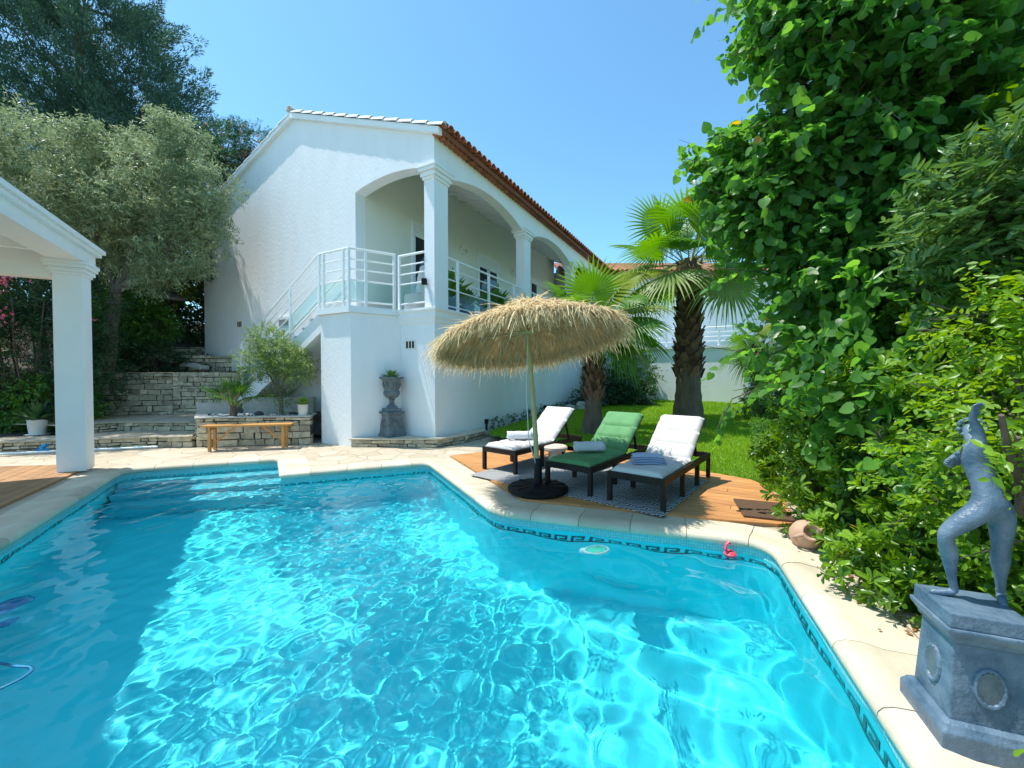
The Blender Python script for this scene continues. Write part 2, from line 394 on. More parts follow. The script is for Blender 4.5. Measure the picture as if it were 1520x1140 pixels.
T_HEART = leaf_tpl([(.24, -.10), (.46, .06), (.52, .32), (.40, .60), (.18, .86)], [0, .45, 1.0], .16, .14)
T_OBOV = leaf_tpl([(.05, .15), (.13, .50), (.175, .76), (.10, .95)], [0, .5, 1.0], .3, .15)
T_OVAL = leaf_tpl([(.16, .15), (.27, .45), (.17, .80)], [0, 1.0], .25, .15)
T_OLIVE = leaf_tpl([(.105, .3), (.115, .62)], [0, 1.0], .25, .1)
T_LANCE = leaf_tpl([(.07, .25), (.085, .6)], [0, 1.0], .2, .1)
T_SPRAY = leaf_tpl([(.07, .15), (.11, .5)], [0, 1.0], .3, .1)

def norm(a): return a / np.maximum(np.linalg.norm(a, axis=-1, keepdims=True), 1e-6)

def leaf_mesh(name, m, pos, dirs, nrm, size, tpl, parent=None, tint=None, seed=0):
    rg = np.random.default_rng(seed)
    V, F = tpl; n = len(pos); k = len(V)
    d = norm(dirs); x = norm(np.cross(d, nrm)); z = np.cross(x, d)
    sz = np.broadcast_to(np.asarray(size, dtype=np.float32), (n,))[:, None, None]
    W = (V[None, :, 0:1] * x[:, None, :] + V[None, :, 1:2] * d[:, None, :] + V[None, :, 2:3] * z[:, None, :]) * sz + pos[:, None, :]
    Fa = (F[None] + (np.arange(n) * k)[:, None, None]).reshape(-1)
    if tint is None: tint = rg.random(n)
    return raw_mesh(name, m, W.reshape(-1, 3), Fa, np.repeat(np.clip(tint, 0, 1), k), parent)

def raw_mesh(name, m, V, Fi, tint, parent=None):
    me = bpy.data.meshes.new(name); nf = len(Fi) // 3
    me.vertices.add(len(V)); me.vertices.foreach_set('co', np.ascontiguousarray(V, dtype=np.float32).ravel())
    me.loops.add(len(Fi)); me.loops.foreach_set('vertex_index', np.ascontiguousarray(Fi, dtype=np.int32))
    me.polygons.add(nf); me.polygons.foreach_set('loop_start', np.arange(nf, dtype=np.int32) * 3)
    a = me.attributes.new('tint', 'FLOAT', 'POINT'); a.data.foreach_set('value', np.ascontiguousarray(tint, dtype=np.float32))
    me.update(calc_edges=True); me.materials.append(m)
    return link(bpy.data.objects.new(name, me), parent)

def blobs(bl, n, rg, shell=.35):
    """n points and outward vectors in a union of ellipsoids (cx,cy,cz,rx,ry,rz[,weight]), denser near the skin"""
    B = np.array([b[:6] for b in bl], dtype=np.float64); w = np.array([b[6] if len(b) > 6 else b[3] * b[4] * b[5] for b in bl]) ** .8
    i = rg.choice(len(bl), n, p=w / w.sum())
    u = norm(rg.normal(size=(n, 3))); r = (shell + (1 - shell) * rg.random(n)) ** .5
    off = u * r[:, None] * (1 + .18 * np.sin(u[:, :1] * 7 + i[:, None]) * np.cos(u[:, 2:3] * 6))
    return B[i, :3] + off * B[i, 3:], norm(u / B[i, 3:])

def clumps(bl, m, k, rg, shell=.6):
    """break each ellipsoid into m smaller ones near its skin, so the crown has masses and gaps"""
    out = []
    for b in bl:
        u = norm(rg.normal(size=(m, 3))); r = (shell + (1 - shell) * rg.random((m, 1)))
        c = np.array(b[:3]) + u * r * np.array(b[3:6]) * (1 - k * .55)
        for p in c:
            f = k * rg.uniform(.7, 1.25); out.append((*p, b[3] * f, b[4] * f, b[5] * f))
    return out

def twigs(P, D, L, n, rg, splay=1.0, droop=.3, jitter=.35, up=.8):
    """n leaves set alternately along each twig -> positions, directions, normals"""
    k = len(P); D = norm(D); Ls = np.broadcast_to(L, (k,))
    side = norm(np.cross(D, norm(rg.normal(size=(k, 3)) * .6 + np.array([0, 0, 1.0]))))
    f = (np.arange(n) + .6) / n
    pos = P[:, None, :] + D[:, None, :] * (Ls[:, None, None] * f[None, :, None])
    pos[..., 2] -= (droop * Ls[:, None] * f[None, :] ** 2) * .6
    sg = np.where(np.arange(n) % 2 == 0, 1.0, -1.0)
    dr = D[:, None, :] * .55 + side[:, None, :] * sg[None, :, None] * splay + rg.normal(size=(k, n, 3)) * jitter
    dr[..., 2] -= droop
    nm = rg.normal(size=(k, n, 3)) * .45 + np.array([0, 0, up])
    return pos.reshape(-1, 3), dr.reshape(-1, 3), nm.reshape(-1, 3)

def whorls(P, D, n, rg, tilt=.55, jitter=.2):
    """rosettes of n leaves round each twig end"""
    k = len(P); D = norm(D); a = norm(np.cross(D, rg.normal(size=(k, 3)))); b = np.cross(D, a)
    th = np.arange(n) / n * 2 * np.pi * 1.62
    t = tilt + .35 * (np.arange(n) / n)
    dr = (a[:, None] * np.cos(th)[None, :, None] + b[:, None] * np.sin(th)[None, :, None]) * np.cos(t)[None, :, None] + D[:, None] * np.sin(t)[None, :, None]
    dr = dr + rg.normal(size=dr.shape) * jitter
    pos = P[:, None] - D[:, None] * (.05 * (1 - np.arange(n) / n))[None, :, None]
    nm = np.broadcast_to(D[:, None], dr.shape) + rg.normal(size=dr.shape) * .15
    return pos.reshape(-1, 3), dr.reshape(-1, 3), nm.reshape(-1, 3)

def twig_sticks(mb, P, D, L, r=.006):
    for p, d in zip(P, D):
        d = Vector(d).normalized(); p = Vector(p); mb.tube([p - d * L * .3, p + d * L], [r, r * .5], 3, cap=False)

def limb(mb, pts, r0, r1, n=8, wob=.04):
    pts = [Vector(p) for p in pts]; out = []
    for i in range(len(pts) - 1):
        for k in range(4):
            q = pts[i].lerp(pts[i + 1], k / 4); out.append(q + Vector((rnd.uniform(-wob, wob), rnd.uniform(-wob, wob), 0)) * (1 if (i or k) else 0))
    out.append(pts[-1]); m_ = len(out) - 1
    mb.tube(out, [r0 + (r1 - r0) * (i / m_) for i in range(m_ + 1)], n)
# ------------------------------------------------------------------ camera, sky, sun
cam = bpy.data.cameras.new('camera'); cam.sensor_fit = 'HORIZONTAL'; cam.sensor_width = 36; cam.lens = 36 * 600 / 1520
cam.clip_start = .05; cam.clip_end = 3000
co = link(bpy.data.objects.new('camera', cam)); co.location = (0, 0, 1.5); co.rotation_euler = (R(90) - math.atan(12 / 600), 0, 0)
sc.camera = co
SUN_EL, SUN_AZ = R(67), R(-80)          # azimuth clockwise from +Y (the view direction): the sun stands to the left
sd = Vector((math.cos(SUN_EL) * math.sin(SUN_AZ), math.cos(SUN_EL) * math.cos(SUN_AZ), math.sin(SUN_EL)))
L = bpy.data.lights.new('sun', 'SUN'); L.energy = 3.1; L.angle = R(.53); L.color = (1, .965, .91)
try: L.cycles.is_caustics_light = True
except Exception: pass
lo = link(bpy.data.objects.new('sun', L)); lo.rotation_euler = sd.to_track_quat('Z', 'Y').to_euler()
wd = bpy.data.worlds.new('World'); sc.world = wd; wd.use_nodes = True
wt = wd.node_tree; wt.nodes.clear()
wo = wt.nodes.new('ShaderNodeOutputWorld'); bg = wt.nodes.new('ShaderNodeBackground'); sky = wt.nodes.new('ShaderNodeTexSky')
sky.sky_type = 'NISHITA'; sky.sun_disc = False; sky.sun_elevation = SUN_EL; sky.sun_rotation = SUN_AZ; sky.altitude = 50
sky.air_density = 1.0; sky.dust_density = .5; sky.ozone_density = 2.0
tintn = wt.nodes.new('ShaderNodeMix'); tintn.data_type = 'RGBA'; tintn.blend_type = 'MULTIPLY'; tintn.inputs['Factor'].default_value = 1; tintn.inputs['B'].default_value = (.585, .885, .91, 1)      # camera white balance: clearer blue
bg.inputs['Strength'].default_value = .15
wt.links.new(sky.outputs[0], tintn.inputs['A']); wt.links.new(tintn.outputs['Result'], bg.inputs[0]); wt.links.new(bg.outputs[0], wo.inputs[0])
sc.view_settings.view_transform = 'Standard'; sc.view_settings.look = 'None'; sc.view_settings.exposure = 1.0; sc.view_settings.gamma = 1
sc.render.engine = 'CYCLES'
sc.cycles.use_denoising = True
try: sc.cycles.denoiser = 'OPENIMAGEDENOISE'
except Exception: pass
sc.cycles.max_bounces = 10; sc.cycles.transmission_bounces = 8; sc.cycles.transparent_max_bounces = 12
sc.cycles.sample_clamp_indirect = 6; sc.cycles.sample_clamp_direct = 0
sc.cycles.caustics_refractive = True; sc.cycles.caustics_reflective = True; sc.cycles.blur_glossy = .3

# ------------------------------------------------------------------ pool
def round_poly(pts, rads, seg=6):
    out = []; n = len(pts)
    for i in range(n):
        p = Vector(pts[i]); a = Vector(pts[i - 1]); b = Vector(pts[(i + 1) % n]); r = rads[i]
        if r <= 0: out.append(p); continue
        u = (a - p).normalized(); v = (b - p).normalized()
        p0 = p + u * r; p2 = p + v * r
        for k in range(seg + 1):
            t = k / seg; out.append(p0 * (1 - t) ** 2 + p * 2 * t * (1 - t) + p2 * t * t)
    return out
PV = [(-3.0, .85), (-6.22, 6.42), (-4.19, 7.24), (-3.49, 6.09), (-1.43, 6.96), (-.17, 4.43), (2.32, 3.60), (1.335, .85)]   # clockwise seen from above
POOL = round_poly(PV, [.1, .35, .10, .06, .18, .22, .30, .1])
def offset_poly(poly, d):
    """outward offset of a clockwise polygon"""
    out = []; n = len(poly)
    for i in range(n):
        a, p, b = poly[i - 1], poly[i], poly[(i + 1) % n]
        e1 = (p - a).normalized(); e2 = (b - p).normalized()
        n1 = Vector((-e1.y, e1.x)); n2 = Vector((-e2.y, e2.x)); m_ = (n1 + n2).normalized()
        out.append(p + m_ * (d / max(.5, m_.dot(n1))))
    return out
WATER_Z, FLOOR_Z = -.125, -1.50
# shell: walls carry a UV of (metres along the rim, height) for the mosaic
def pool_shell():
    bm = bmesh.new(); uvl = bm.loops.layers.uv.new('UVMap'); n = len(POOL); s = 0
    for i in range(n):
        a, b = POOL[i], POOL[(i + 1) % n]; ln = (b - a).length
        q = [bm.verts.new((p.x, p.y, z)) for p, z in ((a, FLOOR_Z), (b, FLOOR_Z), (b, -.01), (a, -.01))]
        f = bm.faces.new(q)
        for lp, uv in zip(f.loops, ((s, FLOOR_Z), (s + ln, FLOOR_Z), (s + ln, -.01), (s, -.01))): lp[uvl].uv = uv
        s += ln
    for t in tessellate_polygon([[Vector((p.x, p.y, 0)) for p in POOL]]):
        f = bm.faces.new([bm.verts.new((POOL[i].x, POOL[i].y, FLOOR_Z)) for i in t])
        if f.normal.z < 0: f.normal_flip()
        for lp in f.loops: lp[uvl].uv = (0, -1)
    me = bpy.data.meshes.new('pool_shell'); bm.to_mesh(me); bm.free(); me.materials.append(M['pool'])
    return structure(link(bpy.data.objects.new('pool_shell', me)))
shell = pool_shell()
mb = MB()
bD = Vector((.52, -.855))
for k in range(3):
    a = Vector(PV[1]) + Vector((.02, 0)); b = Vector(PV[2])
    d = bD * (.36 * (k + 1)); z = -.36 - .3 * k
    mb.prism([(b.x, b.y), (a.x, a.y), (a.x + d.x, a.y + d.y), (b.x + d.x, b.y + d.y)], FLOOR_Z + .002 * k, z)
structure(mb.build('pool_steps', M['poolstep'], bevel=.02))
steps_o = bpy.data.objects['pool_steps']
# Greek key border, thin navy mosaic set a little proud of the wall
def greek_key():
    mb = MB(); h = .112; z0 = -.325; t = h / 7; tx = t * 1.25
    seq = [(0, 0, 1.35, 7), (1.35, 5.5, 5.65, 1.5), (5.5, 2.3, 1.5, 3.2), (2.6, 2.3, 2.9, 1.5), (1.35, 0, 7.65, 1.4)]   # x, z, w, h in sevenths
    pts = POOL; n = len(pts); s = 0.0; per = 9 * tx; total = sum((pts[(i + 1) % n] - pts[i]).length for i in range(n))
    cum = [0]
    for i in range(n): cum.append(cum[-1] + (pts[(i + 1) % n] - pts[i]).length)
    def at(x):
        x = max(0, min(total - 1e-6, x))
        for i in range(n):
            if x <= cum[i + 1]:
                a, b = pts[i], pts[(i + 1) % n]; d = (b - a).normalized()
                return a + d * (x - cum[i]), Vector((d.y, -d.x))
    k = 0
    while (k + 1) * per < total:
        for (x, z, w, hh) in seq:
            xs = [k * per + x * tx]
            e = k * per + (x + w) * tx
            for c in cum:
                if xs[0] < c < e: xs.append(c)
            xs.append(e)
            for a, b in zip(xs[:-1], xs[1:]):
                (p, n1), (q, n2) = at(a + 1e-5), at(b - 1e-5)
                zz0, zz1 = z0 + z * t, z0 + (z + hh) * t
                p2 = p + n1 * .004; q2 = q + n2 * .004
                mb.add([(p2.x, p2.y, zz0), (q2.x, q2.y, zz0), (q2.x, q2.y, zz1), (p2.x, p2.y, zz1)], [(0, 1, 2, 3)])
        k += 1
    return mb.build('pool_key_border', M['key'], fix=False)
structure(greek_key())
# water: a fine sheet of real ripples
def water():
    rg = np.random.default_rng(5); st = .021
    xs = np.arange(-6.4, 2.4, st); ys = np.arange(.7, 7.4, st); X, Y = np.meshgrid(xs, ys)
    Z = np.zeros_like(X)
    for k in range(46):
        lam = float(np.exp(rg.uniform(np.log(.16), np.log(1.5)))); th = rg.uniform(0, 2 * np.pi); ph = rg.uniform(0, 2 * np.pi)
        amp = .00125 * lam ** .85 * rg.uniform(.5, 1.3)
        wx = X + .12 * np.sin(Y * 1.7 + k) ; wy = Y + .12 * np.sin(X * 1.9 - k)
        Z += amp * np.sin(2 * np.pi / lam * (wx * np.cos(th) + wy * np.sin(th)) + ph)
    Zs = np.zeros_like(X)
    for k in range(44):                       # short chop
        lam = float(rg.uniform(.075, .26)); th = rg.uniform(0, 2 * np.pi); ph = rg.uniform(0, 2 * np.pi)
        wx = X + .05 * np.sin(Y * 3.1 + k) ; wy = Y + .05 * np.sin(X * 3.7 - k)
        Zs += .0066 * lam * rg.uniform(.5, 1.2) * np.sin(2 * np.pi / lam * (wx * np.cos(th) + wy * np.sin(th)) + ph)
    Zm = np.zeros_like(X)
    for k in range(16):                       # lens-like swell that throws the bright lines on the floor
        lam = float(rg.uniform(.30, .62)); th = rg.normal() * .9 + .3; ph = rg.uniform(0, 2 * np.pi); kk = 2 * np.pi / lam
        wx = X + .07 * np.sin(Y * 2.3 + k) ; wy = Y + .07 * np.sin(X * 2.1 - k)
        Zm += .42 / kk ** 2 * np.sin(kk * (wx * np.cos(th) + wy * np.sin(th)) + ph)
    Z += Zm * (.25 + .75 / (1 + np.exp(-(X - .1) * 2.2)))
    patch = .6 + .4 * np.sin(X * 1.3 + .8 * np.sin(Y * 1.1)) * np.sin(Y * 1.6 + X * .5)
    Z += Zs * patch / (1 + np.exp((X + .2) * 2.2)) * (.45 + .55 / (1 + np.exp(-(X + 3.6) * 1.6)))
    # calmer in the lee of the right-hand wall
    Z *= .86 + .5 / (1 + np.exp(-(X - .3) * 2.0))
    r = np.hypot(X + 2.45, Y - 6.25); Z += .004 * np.cos(r * 32) * np.exp(-r * 3.2)      # where the inlet bubbles up
    r = np.hypot(X + 3.55, Y - 2.85); Z += .004 * np.cos(r * 26) * np.exp(-r * 2.6)       # round the cleaner
    ny, nx = X.shape
    V = np.stack([X, Y, Z + WATER_Z], -1).reshape(-1, 3)
    i, j = np.meshgrid(np.arange(nx - 1), np.arange(ny - 1)); i = i.ravel(); j = j.ravel()
    poly = [(p.x, p.y) for p in offset_poly(POOL, .03)]
    cx = xs[i] + st / 2; cy = ys[j] + st / 2
    ok = np.zeros(len(cx), bool); n = len(poly)
    for a in range(n):
        x1, y1 = poly[a]; x0, y0 = poly[a - 1]
        if y1 == y0: continue
        c = ((y1 > cy) != (y0 > cy)) & (cx < (x0 - x1) * (cy - y1) / (y0 - y1) + x1)
        ok ^= c
    q = (j * nx + i)[ok]
    F = np.stack([q, q + 1, q + nx + 1, q, q + nx + 1, q + nx], -1).reshape(-1)
    used = np.unique(F); remap = np.zeros(len(V), np.int32); remap[used] = np.arange(len(used))
    o = raw_mesh('pool_water', M['water'], V[used], remap[F], np.zeros(len(used)))
    o.data.shade_smooth()
    try: o.cycles.is_caustics_caster = True
    except Exception: pass
    return structure(o)
water()
for nm in ('pool_shell', 'pool_steps', 'pool_key_border'):
    try: bpy.data.objects[nm].cycles.is_caustics_receiver = True
    except Exception: pass
# coping: separate slabs with open joints, a rolled inner lip
CW = .42
def coping():
    prof = [(0.0, -.06), (-.022, -.05), (-.03, -.03), (-.026, -.006), (-.008, .016), (.03, .03), (.10, .034), (.16, .022), (.20, .014), (CW, .012), (CW, -.06)]
    mb = MB(); n = len(POOL)
    dense = []                     # (point, outward normal, distance)
    s = 0; rings = [offset_poly(POOL, o) for o, z in prof]
    pts = []
    for i in range(n):
        a, b = POOL[i], POOL[(i + 1) % n]; ln = (b - a).length
        k = max(1, int(ln / .12))
        for q in range(k):
            t = q / k
            pts.append((s + ln * t, [rg_[i].lerp(rg_[(i + 1) % n], t) for rg_ in rings]))
        s += ln
    total = s; pts.append((total, [rg_[0] for rg_ in rings]))
    joints = []; x = .25
    while x < total - .2: joints.append(x); x += rnd.uniform(.47, .53) if True else 0
    ji = [0.0] + joints + [total]
    def at(x):
        for a, b in zip(pts[:-1], pts[1:]):
            if a[0] <= x <= b[0] + 1e-9:
                t = (x - a[0]) / max(1e-9, b[0] - a[0]); return [u.lerp(v, t) for u, v in zip(a[1], b[1])]
    for a, b in zip(ji[:-1], ji[1:]):
        xs = [a + .003] + [p[0] for p in pts if a + .01 < p[0] < b - .01] + [b - .003]
        dz = rnd.uniform(-.0015, .0015); vs = []; m_ = len(prof)
        for x in xs:
            r = at(x)
            vs += [(p.x, p.y, z + dz) for p, (o, z) in zip(r, prof)]
        fs = [(i * m_ + j, i * m_ + (j + 1) % m_, (i + 1) * m_ + (j + 1) % m_, (i + 1) * m_ + j) for i in range(len(xs) - 1) for j in range(m_)]
        fs += [tuple(range(m_)), tuple((len(xs) - 1) * m_ + j for j in reversed(range(m_)))]
        mb.add(vs, fs)
    o = mb.build('pool_coping', M['coping'], smooth=True, angle=50); structure(o)
    # joint bed
    mb = MB(); ins = offset_poly(POOL, .01); out = offset_poly(POOL, CW - .005)
    for i in range(n):
        a, b, c, d = ins[i], ins[(i + 1) % n], out[(i + 1) % n], out[i]
        mb.add([(a.x, a.y, -.004), (b.x, b.y, -.004), (c.x, c.y, .004), (d.x, d.y, .004)], [(0, 1, 2, 3)])
    structure(mb.build('coping_joint_bed', M['concrete'], fix=False))
coping()

# ------------------------------------------------------------------ ground, paving, decks, lawn
hole = [(p.x, p.y) for p in offset_poly(POOL, .2)]
structure(flat('ground', [(-1500, -600), (1500, -600), (1500, 2500), (-1500, 2500)], -.03, M['ground'], [hole]))
structure(flat('paving', [(-13, -3), (3.6, -3), (3.6, 4.3), (3.4, 5.6), (1.0, 8.1), (-.6, 9.9), (-1.2, 9.6), (-13, 10.0)], 0.0, M['paving'], [hole]))

def planks(name, poly, ang, w, z, m, ln=2.4):
    """boards clipped to a polygon, small gaps between"""
    mb = MB(); c, s_ = math.cos(ang), math.sin(ang)
    rot = [(p[0] * c + p[1] * s_, -p[0] * s_ + p[1] * c) for p in poly]
    y = min(p[1] for p in rot)
    ymax = max(p[1] for p in rot)
    while y < ymax:
        def span(yy):
            xs = []
            for i in range(len(rot)):
                a, b = rot[i - 1], rot[i]
                if (a[1] > yy) != (b[1] > yy): xs.append(a[0] + (yy - a[1]) / (b[1] - a[1]) * (b[0] - a[0]))
            return sorted(xs)
        lo_, hi_ = span(y + .006), span(y + w - .006)
        if len(lo_) >= 2 and len(hi_) >= 2:
            x0a, x1a, x0b, x1b = lo_[0], lo_[-1], hi_[0], hi_[-1]
            st = max(x0a, x0b); en = min(x1a, x1b); cuts = []
            x = st + rnd.uniform(.6, ln)
            while x < en - .4: cuts.append(x); x += ln
            L_ = [None] + cuts; R_ = cuts + [None]
            for a, b in zip(L_, R_):
                q = [(x0a if a is None else a + .003, y + .003), (x1a if b is None else b - .003, y + .003), (x1b if b is None else b - .003, y + w - .003), (x0b if a is None else a + .003, y + w - .003)]
                mb.prism([(p[0] * c - p[1] * s_, p[0] * s_ + p[1] * c) for p in q], z - .03, z + rnd.uniform(-.001, .001))
        y += w
    return structure(mb.build(name, m))
OUT = offset_poly(POOL, CW + .006)
def near_out(x, y): return min(OUT, key=lambda p: (p.x - x) ** 2 + (p.y - y) ** 2)
f1 = near_out(-1.23, 7.3); g1 = [p for p in OUT if (p.x - .0) ** 2 + (p.y - 4.85) ** 2 < .35 ** 2]
h1 = Vector((2.30, 4.03)) ; 
deck_poly = [(-1.15, 7.45)] + [(p.x, p.y) for p in g1] + [(2.50, 3.98), (2.80, 3.96), (3.25, 4.8), (3.42, 5.66), (2.50, 6.72), (.9, 8.15), (-.3, 7.95)]
planks('sun_deck', deck_poly, R(-31), .145, .034, M['deck'])
structure(flat('deck_bed', [(p[0] * .998 + .002, p[1] * .998 + .01) for p in deck_poly], .006, M['mortar']))
dl = [(-3.6, .7), (-6.93, 6.5), (-6.98, 6.72), (-14, 5.9), (-14, -1), (-3.6, -1)]
planks('pergola_deck', dl, R(-60), .14, .03, M['deck_old'])
structure(flat('pergola_deck_bed', dl, .005, M['mortar']))

C0 = Vector((-1.65, 8.65)); HU = Vector((.8796, -.4757)); HW = Vector((.4757, .8796))     # house corner and axes
def lawn_z(x, y): 
    return .012 + .036 * max(0.0, y - 5.6) + .012 * math.sin(x * 1.3 + y) 
lawn_poly = [(3.46, 5.6), (2.55, 6.75), (.95, 8.2), (.1, 8.6), (-.55, 9.35), (-.45, 10.0), (3.9, 18.6), (4.3, 22), (16, 22), (12, 5.2), (4.2, 3.9), (3.3, 4.75)]
xs = [-1 + .25 * i for i in range(70)]; ys = [3.8 + .25 * i for i in range(75)]
structure(grid_mesh('lawn', xs, ys, lambda x, y: lawn_z(x, y), M['lawnbase'], keep=lambda x, y: inside((x, y), lawn_poly)))
def grass():
    rg = np.random.default_rng(3); n = 260000
    P = np.stack([rg.uniform(-.6, 10, n), 5.0 + 14 * rg.random(n) ** 1.7], -1)
    ok = np.array([inside(p, lawn_poly) for p in P]) & (P[:, 0] < .62 * P[:, 1] + .9); P = P[ok]; n = len(P)
    z = .012 + .036 * np.maximum(0, P[:, 1] - 5.6) + .012 * np.sin(P[:, 0] * 1.3 + P[:, 1]) - .004
    h = rg.uniform(.025, .055, n) * (1 + .35 * np.sin(P[:, 0] * 2.1) * np.cos(P[:, 1] * 1.7)); w = .004 + .0006 * P[:, 1]
    a = rg.uniform(0, 2 * np.pi, n); lean = rg.normal(size=(n, 2)) * .35
    base = np.c_[P, z]; sx = np.c_[np.cos(a), np.sin(a), np.zeros(n)] * w[:, None]
    tip = base + np.c_[lean * h[:, None], h]
    V = np.stack([base - sx, base + sx, tip], 1).reshape(-1, 3)
    tint = .5 + .25 * np.sin(P[:, 0] * .9 + 1) * np.cos(P[:, 1] * 1.1) + rg.normal(size=n) * .33 - .25 * (np.sin(P[:, 0] * 2.7 + 1.3 * np.sin(P[:, 1] * 1.9)) > .75)
    o = raw_mesh('grass', M['grass'], V, np.arange(n * 3), np.repeat(np.clip(tint, 0, 1), 3)); tag(o, 'short bright green lawn grass', 'grass', kind='stuff')
grass()

def edge_slabs():
    """plain stone margin between the right-hand coping and the hedge"""
    pts = [(1.76, .8), (2.70, 3.30), (2.66, 3.72), (2.70, 3.94), (2.90, 3.96), (3.3, 3.4), (2.65, .8)]
    structure(flat('margin_slabs', pts, .0105, M['coping']))
edge_slabs()

# ------------------------------------------------------------------ dry-stone walls
def stone_wall(mb, path, z0, z1, th, course=.12, mb_back=None, cap=.0):
    """rows of rough blocks laid along a path of (x, y); the outer faces stay on the path, the wall is th thick to the left of it"""
    for (a, b) in zip(path[:-1], path[1:]):
        a = Vector(a); b = Vector(b); d = (b - a); ln = d.length; d.normalize(); nrm = Vector((-d.y, d.x)); ang = math.atan2(d.y, d.x)
        z = z0
        while z < z1 - .02:
            h = min(rnd.uniform(.55, 1.25) * course, z1 - z)
            if z1 - (z + h) < .04: h = z1 - z
            x = 0.0
            while x < ln - .01:
                w = min(rnd.choice((rnd.uniform(.10, .22), rnd.uniform(.2, .5))), ln - x)
                if ln - (x + w) < .1: w = ln - x
                out = rnd.uniform(-.018, .018)
                c = a + d * (x + w / 2) + nrm * (th / 2 + out)
                mb.box((c.x, c.y, z + h / 2), (w - .016, th, h - .015), rz=ang + rnd.gauss(0, .02), jit=.011)
                x += w
            z += h
        if mb_back is not None:
            c = (a + b) / 2 + nrm * (th / 2 + .025)
            mb_back.box((c.x, c.y, (z0 + z1) / 2 - .012), (ln - .02, th, z1 - z0 - .02), rz=ang)
def wall_obj(name, paths, label, cat='stone wall', course=.12, cap=None):
    root = empty(name, (0, 0, 0), 0, label, cat)
    mb, bk = MB(), MB()
    for (path, z0, z1, th) in paths: stone_wall(mb, path, z0, z1, th, course, bk)
    mb.build('stones', M['stone'], root, bevel=.008); bk.build('mortar', M['mortar'], root)
    return root
# ------------------------------------------------------------------ the villa (local axes: X along the gable, Y along the long side)
HR = math.atan2(HU.y, HU.x)
villa = empty('villa', (C0.x, C0.y, 0), HR, 'two storey white stucco villa with arched corner terrace, tiled roof and outside stair', 'house')
TZ = 2.97                    # terrace floor
HL = 13.0                    # length along Y
RIDGE_X, RIDGE_Z, EAVE_Z, LEFT_X = -4.75, 8.34, 6.62, -9.46
def arc(x0, z0, x1, z1, rise, n=14):
    out = []
    for i in range(n + 1):
        t = i / n; out.append((x0 + (x1 - x0) * t, z0 + (z1 - z0) * t + rise * 4 * t * (1 - t)))
    return out
def rake_z(x): return EAVE_Z + (RIDGE_Z - EAVE_Z) * (1 - abs(x - RIDGE_X) / abs(RIDGE_X)) 
mb = MB()
gp = [(LEFT_X, -.3), (0, -.3), (0, TZ), (-2.4, TZ), (-2.4, 5.90)] + arc(-2.4, 5.90, -.28, 5.98, .14)[1:] + [(0, 5.98), (0, rake_z(0)), (RIDGE_X, RIDGE_Z), (LEFT_X, rake_z(LEFT_X))]
mb.prism(gp, 0.0, .30, axis='y')
mb.build('gable_wall', M['stucco'], villa)
mb = MB()
fp = [(.30, 6.58)] + [(.30, 5.98), (.48, 5.98)] + arc(.48, 5.86, 4.24, 5.86, .36)[0:] + [(4.24, 5.98), (4.70, 5.98)] + arc(4.70, 5.86, 8.40, 5.86, .36) + [(8.40, 5.98), (8.86, 5.98)] + arc(8.86, 5.86, 12.5, 5.86, .36) + [(12.5, 5.0), (HL, 5.0), (HL, 6.58)]
mb.prism(fp, -.28, 0.0, axis='x')
mb.prism([(.30, -.3), (HL, -.3), (HL, TZ - .12), (.30, TZ - .12)], -.28, 0.0, axis='x')
mb.prism([(12.5, TZ), (HL, TZ), (HL, 5.0), (12.5, 5.0)], -.28, -.003, axis='x')
mb.build('side_wall', M['render'], villa)
# smooth arch soffit skins are part of the walls; terrace inner walls
mb = MB()
mb.box((-2.5, (.3 + 9.4) / 2, 5.1), (.2, 9.1, 4.9))
mb.box((-2.5, 10.9, 6.6), (.2, 3.0, 1.9)); mb.box((-1.25, HL - .12, 5.0), (2.4, .2, 4.0))
mb.box((-2.5, 10.9, 4.2), (.2, 3.0, 3.0))
mb.build('terrace_inner_wall', M['cream'], villa)
mb = MB()
mb.box((LEFT_X + .15, HL / 2 + .15, 3.1), (.3, HL - .3, 6.8)); mb.box(((LEFT_X) / 2, HL + .15, 3.3), (-LEFT_X, .3, 7.2))
mb.build('rear_walls', M['render'], villa)
# terrace floor with a moulded edge
def cornice_profile(): return [(0, 2.64), (.03, 2.66), (.03, 2.72), (.055, 2.76), (.055, 2.88), (.10, 2.92), (.10, TZ - .004), (0, TZ - .004)]
mb = MB()
mb.box((-1.2, HL / 2, TZ - .06), (2.36, HL - .1, .12))
mb.build('terrace_floor', M['cream'], villa)
mb = MB(); pr = cornice_profile(); vs = []
for (o, z) in pr: vs.append((-1.0, -o, z))
for (o, z) in pr: vs.append((o, -o, z))
for (o, z) in pr: vs.append((o, HL, z))
k = len(pr); fs = [(i * k + j, i * k + (j + 1) % k, (i + 1) * k + (j + 1) % k, (i + 1) * k + j) for i in range(2) for j in range(k)]
fs += [tuple(range(k)), tuple(2 * k + j for j in reversed(range(k)))]
mb.add(vs, fs); mb.build('terrace_edge_moulding', M['render'], villa)
